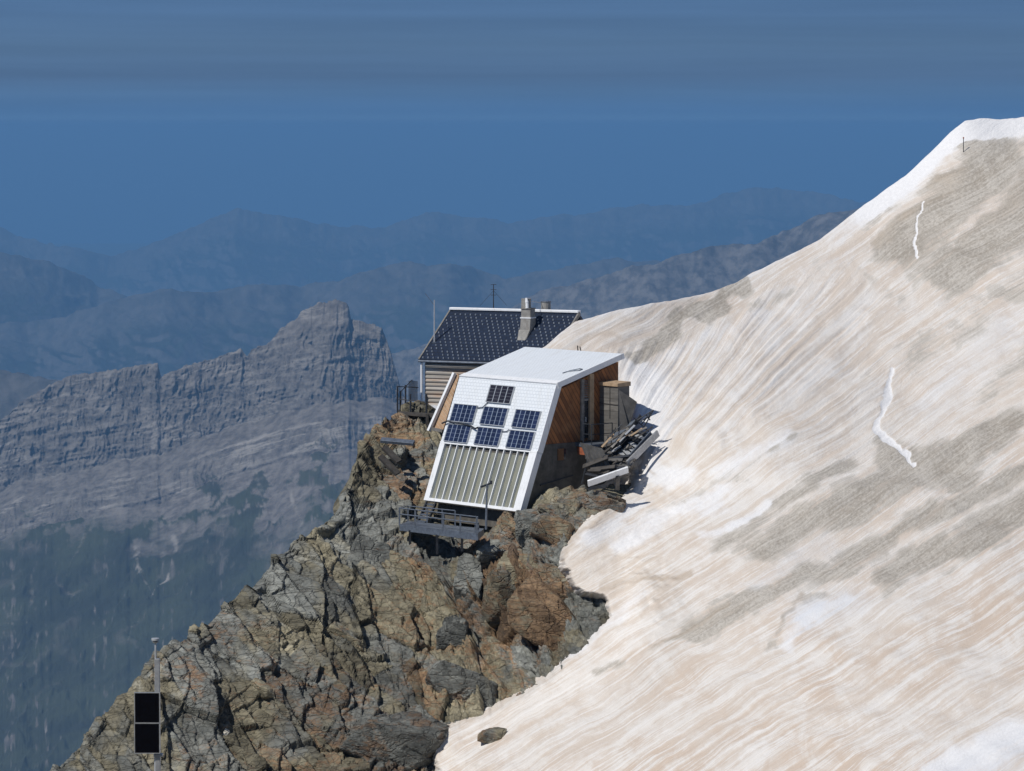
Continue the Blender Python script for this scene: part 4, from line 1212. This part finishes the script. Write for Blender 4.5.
so = V(632, 462, 168.2)
st_ = loc_empty('staircase', so, 'collapsed metal stairs twisted against the snow beside the grey shed', 'staircase')
S = lambda px, py, Y: V(px, py, Y) - so
ra, rb = S(651, 433, 168.8), S(622, 466, 167.6)
la, lb = S(634, 428, 169.6), S(611, 452, 168.6)
MB().bar(la, lb, 0.08, 0.22).build('stringer', M['dark_metal'], st_)
MB().bar(ra, rb, 0.08, 0.22).build('stringer', M['grey_metal'], st_)
for i in range(8):
    k = (i + 0.5) / 8
    a, b = la.lerp(lb, k), ra.lerp(rb, k)
    mt = 'pale_metal' if i in (1, 3, 4, 5, 6) else 'dark_metal'
    lo_ = a.lerp(b, 0.10 if mt == 'dark_metal' else 0.42)
    MB().bar(lo_, b, 0.24, 0.05, (0.25, -0.6, 0.75)).build('tread', M[mt], st_)
MB().slab([la + Vector((0, 0.15, -0.22)), lb + Vector((0, 0.15, -0.22)), rb + Vector((0, 0.15, -0.22)), ra + Vector((0, 0.15, -0.22))], 0.03).build('shadow_plate', M['dark_metal'], st_)  # plate added beneath the treads so the stairs cast one solid shadow
# upper flight, bent over: dark slats fanning out from the landing
for i in range(9):
    k = i / 8
    a = S(604 + 15 * k, 446 - 18 * k, 168.9 + 0.7 * k); b = S(617 + 19 * k, 443 - 22 * k, 168.4 + 0.9 * k)
    MB().bar(a, b, 0.22, 0.04, (-0.3, -0.5, 0.8)).build('tread', M['grey_metal' if i % 3 else 'dark_timber'], st_)
MB().bar(S(602, 449, 168.8), S(620, 424, 169.8), 0.07, 0.2).build('stringer', M['dark_metal'], st_)
MB().bar(S(617, 445, 168.2), S(641, 416, 169.4), 0.07, 0.2).build('stringer', M['dark_metal'], st_)
for a, b in (((653.5, 410), (636, 421)), ((653.5, 410), (644, 427)), ((651, 414), (634, 426)), ((646, 414.5), (650, 420)), ((634, 418), (649, 432)), ((650.5, 413), (641, 425))):
    MB().tube(S(*a, 169.0), S(*b, 169.2), 0.032, n=6).build('rail', M['dark_metal'], st_)
for a, b in (((608, 436), (606, 450)), ((613, 430), (611, 444)), ((620, 425), (618, 440)), ((606, 440), (622, 424))):
    MB().tube(S(*a, 168.3), S(*b, 168.3), 0.026, n=6).build('rail', M['dark_metal'], st_)


def timber(name, a, b, w, h, mt, label, cat, group=None, up=(0, 0, 1)):
    a, b = Vector(a), Vector(b)
    c = (a + b) / 2
    o = MB().bar(a - c, b - c, w, h, up).build(name, M[mt], None, 0.008)
    o.location = c
    return tag(o, label, cat, group)


timber('beam', V(658, 433, 168.9), V(627.5, 464, 167.3), 0.10, 0.34, 'galvanised', 'long grey metal beam leaning up on the snow beside the collapsed stairs', 'beam')
timber('beam', V(588, 483.5, 165.0), V(628, 469.5, 165.6), 0.10, 0.36, 'white_metal', 'white fallen beam lying on the rocks below the collapsed stairs', 'beam', None, (0, -0.5, 0.8))
timber('post', V(618, 476, 165.5), V(617.5, 490, 165.5), 0.2, 0.2, 'dark_timber', 'short dark post under the right end of the white fallen beam', 'post')
rg = random.Random(5)
for i in range(26):
    x, y = rg.uniform(588, 628), rg.uniform(449, 476)
    Y0 = 168.4 - (y - 449) * 0.06 + rg.uniform(-0.2, 0.3)
    an = rg.uniform(-0.9, 0.6); ln = rg.uniform(5, 15)
    timber('plank', V(x - ln * math.cos(an), y - ln * math.sin(an) * 0.7, Y0 + 0.2), V(x + ln * math.cos(an), y + ln * math.sin(an) * 0.7, Y0 - 0.3), rg.uniform(0.15, 0.3), 0.06,
           rg.choice(['dark_timber', 'grey_timber', 'dark_timber', 'membrane', 'dark_metal']), 'broken plank in the heap of wreckage under the landing', 'plank', 'wreckage under the landing', (0.2, -0.6, 0.8))
for i in range(12):
    k = i / 11
    x, y = 606 + 34 * k + rg.uniform(-3, 3), 446 - 16 * k + rg.uniform(-5, 9)
    an = rg.uniform(0.35, 1.05); ln = rg.uniform(6, 13)
    Y0 = 168.1 + 0.5 * k
    timber('slat', V(x - ln * math.cos(an), y + ln * math.sin(an), Y0 - 0.3), V(x + ln * math.cos(an), y - ln * math.sin(an), Y0 + 0.3), rg.uniform(0.06, 0.13), 0.04,
           rg.choice(['dark_timber', 'grey_timber', 'pale_metal', 'dark_timber', 'tan_timber']), 'thin splintered slat sticking up among the collapsed stairs', 'slat', 'splintered slats on the collapsed stairs', (0.2, -0.6, 0.8))
# a bent sheet of roofing among the wreckage
so2 = V(591, 456, 168.0)
sh = MB()
cs = [(-0.55 + 0.11 * i, -0.15 + 0.07 * (i % 2) - 0.03 * i) for i in range(11)]
sh.add([(x, y, 0.55 - 0.25 * x) for x, y in cs] + [(x + 0.5, y - 0.25, -0.65 - 0.1 * x) for x, y in cs], [(i, i + 1, 12 + i, 11 + i) for i in range(10)])
o = sh.build('roofing_sheet', M['membrane']); o.location = so2
o.modifiers.new('thickness', 'SOLIDIFY').thickness = 0.02
tag(o, 'bent dark corrugated roofing sheet leaning under the landing', 'roofing sheet')
for i, (x0, y0, x1, y1, Y, lb_) in enumerate([(381, 440, 414, 443, 174.6, 'grey plank lying level on the rocks left of the white hut'), (384, 447, 399, 462, 174.0, 'dark plank sloping down across the pale olive boulder'),
                                             (380, 456, 398, 474, 173.8, 'dark broken plank below the sloping one on the rocks')]):
    timber('plank', V(x0, y0, Y), V(x1, y1, Y - 0.4), 0.35, 0.16, 'grey_metal' if i == 0 else 'dark_timber', lb_, 'plank', None, (0, -0.4, 0.9))

# ------------------------------------------------------------------ old wooden hut
T2 = R(25)
RL = P(451.5, 309, 190.0)
H2 = 8.0
old_loc = Vector((RL[0], RL[1], RL[2] - H2))
old = empty('wooden_hut', old_loc, -T2, 'older weathered timber hut with a dark tiled roof behind the white one', 'hut')
MW2 = Matrix.Translation(old_loc) @ Matrix.Rotation(-T2, 4, 'Z')
MI2 = MW2.inverted()
L2 = lambda px, py, Y: MI2 @ V(px, py, Y)
OW, OD, OR = 7.7, 3.95, 2.55
o = MB()
o.slab([(0, -OD, H2 - OR), (OW, -OD, H2 - OR), (OW, 0, H2), (0, 0, H2)], 0.14)
o.slab([(0, 0.002, H2), (OW, 0.002, H2), (OW, OD, H2 - OR), (0, OD, H2 - OR)], 0.14)
o = o.build('roof', M['slate'], old)
set_uv(o, lambda co: np.stack([co[:, 0], np.abs(co[:, 1]) * 1.19, 0 * co[:, 0]], -1))
MB().box(-0.06, OW + 0.06, -0.20, 0.20, H2 - 0.05, H2 + 0.10).build('ridge_cap', M['white_metal'], old, 0.03)
hk = MB()
nrow_ = 15
for r_ in range(nrow_):
    y = -OD + 0.12 + r_ * (OD - 0.3) / nrow_
    z = H2 - OR * (-y / OD)
    x = 0.15 + (0.155 if r_ % 2 else 0.0)
    while x < OW - 0.1:
        if rg.random() > 0.07:
            hk.box(x - 0.032, x + 0.032, y - 0.045, y + 0.02, z - 0.02, z + 0.065)
        x += 0.31
hk = hk.build('snow_hook', M['hook_metal'], old); hk['kind'] = 'stuff'
for xa, xb in ((OW + 0.005, OW + 0.09), (-0.09, -0.005)):
    MB().slab([(xa, -OD - 0.03, H2 - OR + 0.03), (xb, -OD - 0.03, H2 - OR + 0.03), (xb, 0, H2 + 0.03), (xa, 0, H2 + 0.03)], 0.22).build('verge_board', M['grey_timber'], old)
MB().tube((-0.05, -OD - 0.06, H2 - OR - 0.10), (OW, -OD - 0.06, H2 - OR - 0.10), 0.07).build('gutter', M['grey_metal'], old)
# log siding: rounded boards, gable behind
WB = H2 - OR - 2.62
pr = []
nb = 11
hb = (H2 - OR - 0.22 - WB) / nb
for i in range(nb):
    for k in range(5):
        pr.append((-OD + 0.30 - 0.055 * math.sin(math.pi * k / 4), WB + hb * (i + k / 4.0001)))
pr += [(-0.1, H2 - 0.25), (OD - 0.3, H2 - OR - 0.2), (OD - 0.3, WB - 0.4), (-OD + 0.3, WB - 0.4)]
wall = MB().prism(pr, 0.18, OW - 0.18).build('wall', M['log_siding'], old)
MB().box(0.17, OW - 0.17, -OD + 0.12, -OD + 0.22, WB - 0.14, WB + 0.10).build('sill_board', M['white_metal'], old)
MB().box(0.3, OW - 0.3, -OD + 0.5, OD - 0.5, WB - 3.5, WB - 0.41).build('base_wall', M['concrete'], old)
MB().tube((0.07, -OD + 0.06, H2 - OR - 0.12), (0.07, -OD + 0.06, WB - 0.5), 0.06).build('downpipe', M['white_metal'], old)
# chimney standing on the front slope
ch0 = L2(527.5, 328, 186.6)
cx, cy = ch0.x + 0.06, -1.35
zs = H2 - OR * (1.35 / OD)
chim = MB().hexa([(cx - 0.29, cy - 0.5, zs - 0.55), (cx + 0.29, cy - 0.5, zs - 0.55), (cx + 0.29, cy + 0.35, zs - 0.4), (cx - 0.29, cy + 0.35, zs - 0.4)],
                 [(cx - 0.29, cy - 0.33, zs + 0.55), (cx + 0.29, cy - 0.33, zs + 0.55), (cx + 0.29, cy + 0.33, zs + 0.55), (cx - 0.29, cy + 0.33, zs + 0.55)])
chim.hexa([(cx - 0.26, cy - 0.95, zs - 0.72), (cx + 0.26, cy - 0.95, zs - 0.72), (cx + 0.29, cy - 0.501, zs - 0.5), (cx - 0.29, cy - 0.501, zs - 0.5)],
          [(cx - 0.22, cy - 0.93, zs - 0.60), (cx + 0.22, cy - 0.93, zs - 0.60), (cx + 0.33, cy - 0.501, zs - 0.05), (cx - 0.33, cy - 0.501, zs - 0.05)])
chim.box(cx - 0.27, cx + 0.27, cy - 0.31, cy + 0.31, zs + 0.62, zs + 1.06)
chim = chim.build('chimney', M['chimney_stone'], old)
MB().box(cx - 0.32, cx + 0.32, cy - 0.36, cy + 0.36, zs + 0.551, zs + 0.62).build('collar', M['white_metal'], chim)
MB().box(cx - 0.30, cx + 0.30, cy - 0.35, cy + 0.35, zs + 1.061, zs + 1.11).build('cap', M['grey_timber'], chim)
MB().tube((cx - 0.12, cy, zs + 1.111), (cx - 0.12, cy, zs + 1.62), 0.27, 0.27, 14).build('pot', M['chimney_stone'], chim)
MB().tube((cx + 0.08, cy - 0.3, zs + 1.111), (cx + 0.05, cy - 0.28, zs + 1.48), 0.09, 0.08).tube((cx + 0.05, cy - 0.28, zs + 1.43), (cx + 0.02, cy - 0.28, zs + 1.68), 0.10, 0.05).build('flue', M['white_metal'], chim)
# second flue drum behind the ridge
f2 = L2(543, 306, 188.0)
dr = MB().tube((f2.x, 0.7, H2 - 1.2), (f2.x, 0.7, H2 + 0.48), 0.27, 0.27, 14).build('chimney', M['chimney_stone'], old)
MB().tube((f2.x, 0.7, H2 + 0.481), (f2.x, 0.7, H2 + 0.53), 0.30, 0.29, 14).build('cap', M['grey_metal'], dr)
MB().tube((cx + 0.1, cy, zs + 1.50), (f2.x - 0.2, 0.6, H2 + 0.42), 0.02, n=6).build('stay', M['pale_metal'], chim)

# antennas
ao = MW2 @ Vector((0.22, -2.6, H2 - OR * 2.6 / OD - 0.05))
tp = V(439, 300, ao.y)
an = empty('antenna', ao, 0, 'plain pale antenna pole on the left end of the dark tiled roof', 'antenna')
h_ = tp.z - ao.z
MB().tube((0, 0, 0), (0, 0, h_), 0.042, 0.03, 8).build('mast', M['pale_metal'], an)
MB().tube((-0.03, 0, h_ - 0.25), (-0.5, 0.1, h_ + 0.35), 0.015, n=6).build('rod', M['grey_metal'], an)
MB().box(-0.1, 0.1, -0.1, 0.1, -0.02, 0.06).build('foot', M['grey_metal'], an)
ao = V(493.5, 306, 190.3)
an = empty('antenna', ao, 0, 'dark antenna mast with small cross arms behind the ridge of the tiled roof', 'antenna')
h_ = 22 * 190 / FPX
MB().tube((0, 0, -0.3), (0, 0, h_), 0.03, 0.022, 8).build('mast', M['dark_metal'], an)
for z in (h_ * 0.98, h_ * 0.75, h_ * 0.5):
    MB().tube((-0.16, 0, z), (0.16, 0, z), 0.016, n=6).build('cross_arm', M['dark_metal'], an)
MB().tube((0, 0, h_ * 0.7), (0.75, 0.3, 0.0), 0.008, n=5).tube((0, 0, h_ * 0.7), (-0.75, 0.3, 0.0), 0.008, n=5).build('stay', M['dark_metal'], an)

# ------------------------------------------------------------------ terrace by the old hut
to = V(416, 414, 182.0)
te = empty('terrace', to, 0, 'small dark terrace with thin railings at the left corner of the timber hut', 'terrace')
T_ = lambda px, py, Y: V(px, py, Y) - to
MB().hexa([T_(397, 411, 182.8), T_(437, 414, 181.0), T_(439, 412, 184.5), T_(399, 409.5, 186.0)], [T_(397, 414.5, 182.8), T_(437, 418, 181.0), T_(439, 415.5, 184.5), T_(399, 413, 186.0)]).build('deck', M['dark_timber'], te)
for (x, yt, yb, Y) in ((397.5, 386, 412, 182.8), (400.5, 391, 412, 182.9), (410.5, 394, 415, 182.3), (426.5, 394, 425, 181.6), (405.5, 385, 409, 185.5)):
    MB().tube(T_(x, yt, Y), T_(x, yb, Y), 0.055, n=6).build('post', M['dark_metal'], te)
MB().tube(T_(397.5, 386.5, 182.8), T_(418, 387.5, 184.6), 0.028, n=6).tube(T_(397.5, 399, 182.8), T_(426.5, 402, 181.6), 0.025, n=6).tube(T_(400.5, 392, 182.9), T_(412, 380, 186), 0.028, n=6).build('rail', M['dark_metal'], te)
br = MB()
for i in range(8):
    x = 409 + i * 1.15
    br.tube(T_(x, 380.5 + abs(i - 3) * 0.15, 186), T_(x, 401, 186), 0.022, n=5)
br.build('mesh_panel', M['dark_metal'], te)
for x, Y in ((401, 182.7), (427, 181.3)):
    MB().bar(T_(x, 414, Y), T_(x + 1, 432, Y), 0.14).build('support', M['dark_timber'], te)

# ------------------------------------------------------------------ lower walkway
wo = V(437, 536, 166.0)
wk = empty('walkway', wo, 0, 'blue grey metal walkway with railings under the collector bars', 'walkway')
K = lambda px, py, Y: V(px, py, Y) - wo
fl_, frr, bl_, brr = (399.5, 524.5, 168.4), (478, 533.5, 163.9), (408, 521, 170.4), (484, 528.5, 166.2)
dn = lambda p, k: (p[0], p[1] + k, p[2])
MB().hexa([K(*fl_), K(*frr), K(*brr), K(*bl_)], [K(*dn(fl_, 6)), K(*dn(frr, 7)), K(*dn(brr, 6)), K(*dn(bl_, 6))]).build('deck', M['grey_metal'], wk)
lerp3 = lambda a, b, k: tuple(a[i] + (b[i] - a[i]) * k for i in range(3))
for k in (0.0, 0.20, 0.56, 0.775, 0.985):
    p = lerp3(fl_, frr, k)
    MB().bar(K(p[0], p[1] + 1, p[2]), K(p[0], p[1] - 17, p[2]), 0.085).build('post', M['grey_metal'], wk)
for up_ in (16.5, 10.5):
    MB().tube(K(*dn(fl_, -up_)), K(*dn(frr, -up_)), 0.032, n=6).build('rail', M['grey_metal'], wk)
for k in (0.0, 0.25, 0.45, 0.62):
    p = lerp3(bl_, brr, k)
    MB().bar(K(p[0], p[1] + 1, p[2]), K(p[0], p[1] - 15, p[2]), 0.07).build('post', M['grey_metal'], wk)
MB().tube(K(*dn(bl_, -15)), K(*dn(lerp3(bl_, brr, 0.62), -15)), 0.03, n=6).build('rail', M['grey_metal'], wk)
MB().tube(K(*dn(fl_, -16.5)), K(*dn(bl_, -15)), 0.03, n=6).build('rail', M['grey_metal'], wk)
for (x, y, Y, n) in ((410, 530, 167.8, 14), (437, 534, 166.3, 20), (462, 537, 164.9, 14)):
    MB().bar(K(x, y, Y), K(x, y + n, Y + 0.2), 0.12).build('leg', M['dark_metal'], wk)
MB().box(K(474.5, 533, 164.1).x, K(479, 533, 164.1).x, K(474, 533, 164.3).y, K(474, 533, 164.3).y + 0.3, K(474, 533, 164.1).z, K(474, 523, 164.1).z).build('box', M['grey_metal'], wk)
# steps up to the left side of the white hut
stp = empty('steps', V(424, 520, 170.0), 0, 'narrow dark steps climbing from the walkway beside the white cladding', 'steps')
Z_ = lambda px, py, Y: V(px, py, Y) - V(424, 520, 170.0)
for i in range(6):
    k = i / 5
    MB().bar(Z_(418 + 9 * k, 521 - 17 * k, 169.9 + 1.6 * k), Z_(426.5 + 8 * k, 522 - 17 * k, 169.5 + 1.6 * k), 0.25, 0.06).build('tread', M['grey_metal'], stp)
MB().bar(Z_(417, 524, 169.9), Z_(427, 502, 171.6), 0.06, 0.2).build('stringer', M['dark_metal'], stp)
MB().bar(Z_(426.5, 525, 169.5), Z_(436, 503, 171.2), 0.06, 0.2).build('stringer', M['dark_metal'], stp)
# post with a short cross bar
po = V(486, 517, 163.6)
pp = empty('post', po, 0, 'grey post with a short slanted cross bar in front of the collector bars', 'post')
MB().tube((0, 0, -0.6), V(487, 484, 163.6) - po, 0.06, 0.04, 8).build('mast', M['grey_metal'], pp)
MB().bar(V(481, 487, 163.5) - po, V(491.5, 483, 163.8) - po, 0.08, 0.08).build('cross_bar', M['dark_metal'], pp)
MB().tube(V(491, 483, 163.8) - po + Vector((0, 0, -0.06)), V(491.2, 480.6, 163.8) - po, 0.06, n=8).build('lamp_head', M['dark_metal'], pp)

# ------------------------------------------------------------------ instrument mast in the foreground
YS = 73.0
mo = V(155.0, 812, YS)
ms = empty('weather_station', mo, 0, 'instrument mast carrying two black solar panels in the lower left foreground', 'weather station')
Q = lambda px, py, Y=YS: V(px, py, Y) - mo
MB().box(Q(149.5, 0).x, Q(154.6, 0).x, -0.06, 0.06, Q(0, 830).z, Q(0, 658.5).z).build('mast', M['galvanised'], ms, 0.008)
MB().tube(Q(155.6, 700, YS - 0.02), Q(155.6, 641.5, YS - 0.02), 0.022, 0.022, 10).tube(Q(155.6, 841, YS - 0.02), Q(155.6, 700, YS - 0.02), 0.03, 0.03, 8).build('pole', M['pale_metal'], ms)
hd = MB().tube(Q(155.3, 643, YS - 0.02), Q(155.3, 641.2, YS - 0.02), 0.05, 0.075, 14).tube(Q(155.3, 640.2, YS - 0.02), Q(155.3, 638.2, YS - 0.02), 0.085, 0.085, 16).build('sensor', M['pale_metal'], ms)
MB().tube(Q(155.3, 641.2, YS - 0.02), Q(155.3, 640.2, YS - 0.02), 0.05, 0.05, 12).build('neck', M['dark_metal'], hd)
for yt, yb in ((693.0, 722.6), (723.6, 753.0)):
    a, b = Q(135.0, yt, YS - 0.12), Q(159.2, yb, YS - 0.16)
    pl = MB().hexa([(a.x, -0.14, a.z), (b.x, -0.14, a.z), (b.x, -0.14, b.z), (a.x, -0.14, b.z)], [(a.x, -0.11, a.z), (b.x, -0.11, a.z), (b.x, -0.11, b.z), (a.x, -0.11, b.z)]).build('solar_panel', M['black_cell'], ms)
    g = MB(); e = 0.018
    g.box(a.x - e, a.x, -0.15, -0.09, b.z - e, a.z + e).box(b.x, b.x + e, -0.15, -0.09, b.z - e, a.z + e)
    g.box(a.x, b.x, -0.15, -0.09, a.z, a.z + e * 0.9).box(a.x, b.x, -0.15, -0.09, b.z - e * 0.9, b.z)
    g.build('frame', M['galvanised'], pl)
MB().box(Q(148, 0).x, Q(157, 0).x, -0.09, 0.07, Q(0, 756).z, Q(0, 753.8).z).build('bracket', M['galvanised'], ms)
MB().box(-0.35, 0.35, -0.35, 0.35, Q(0, 845).z, Q(0, 826).z).build('footing', M['concrete'], ms)

# ------------------------------------------------------------------ small marks on the snow
for (x, yt, yb, Y, r_, lb_) in ((963.5, 137, 152, 258.0, 0.028, 'thin dark marker pole below the snow crest at the upper right'),):
    Y = hit_y(snow_tree, x, yb, Y)
    o = V(x, yb, Y)
    e = empty('marker_pole', o, 0, lb_, 'marker pole')
    MB().tube((0, 0, -0.6), V(x, yt, Y) - o, r_, r_ * 0.8, 8).build('shaft', M['dark_metal'], e)
    MB().tube(V(x, yt + 1.5, Y) - o, V(x, yt, Y) - o, r_ * 1.5, r_ * 1.5, 8).build('tip', M['rust_red'], e)
for (x, yt, yb, l, lb_) in ((578.5, 345.5, 352, -0.05, 'left of two tiny dark stakes in the snow behind the white roof'), (582.2, 346.5, 352, -0.12, 'right of two tiny dark stakes in the snow behind the white roof')):
    o = V(x, yb, 178.2)
    e = MB().bar((0, 0, -0.3), (l, 0, (yb - yt) * 178 / FPX), 0.06).build('stake', M['dark_timber'])
    e.location = o
    tag(e, lb_, 'stake')

# ------------------------------------------------------------------ haze: one box of even blue air
hb_ = MB().box(-36000, 36000, -400, 60000, FLOOR_Z - 40, 38.0)
mh = bpy.data.materials.new('haze')
mh.use_nodes = True
mh.node_tree.nodes.clear()
ov = mh.node_tree.nodes.new('ShaderNodeOutputMaterial')
vp = mh.node_tree.nodes.new('ShaderNodeVolumePrincipled')
vp.inputs['Color'].default_value = (0.20, 0.46, 0.83, 1)
vp.inputs['Density'].default_value = 5.1e-5
vp.inputs['Anisotropy'].default_value = 0.0
mh.node_tree.links.new(vp.outputs[0], ov.inputs['Volume'])
hz_o = hb_.build('haze', mh)
hz_o['kind'] = 'stuff'

# ------------------------------------------------------------------ picture
vs = sc.view_settings
sc.display_settings.display_device = 'sRGB'
vs.view_transform = 'Standard'
vs.look = 'None'
vs.exposure = 0.0
vs.gamma = 1.0
vs.use_curve_mapping = False
cy = sc.cycles
cy.use_denoising = True
cy.max_bounces = 6
cy.diffuse_bounces = 3
cy.glossy_bounces = 2
cy.volume_bounces = 0
cy.caustics_reflective = False
cy.caustics_refractive = False
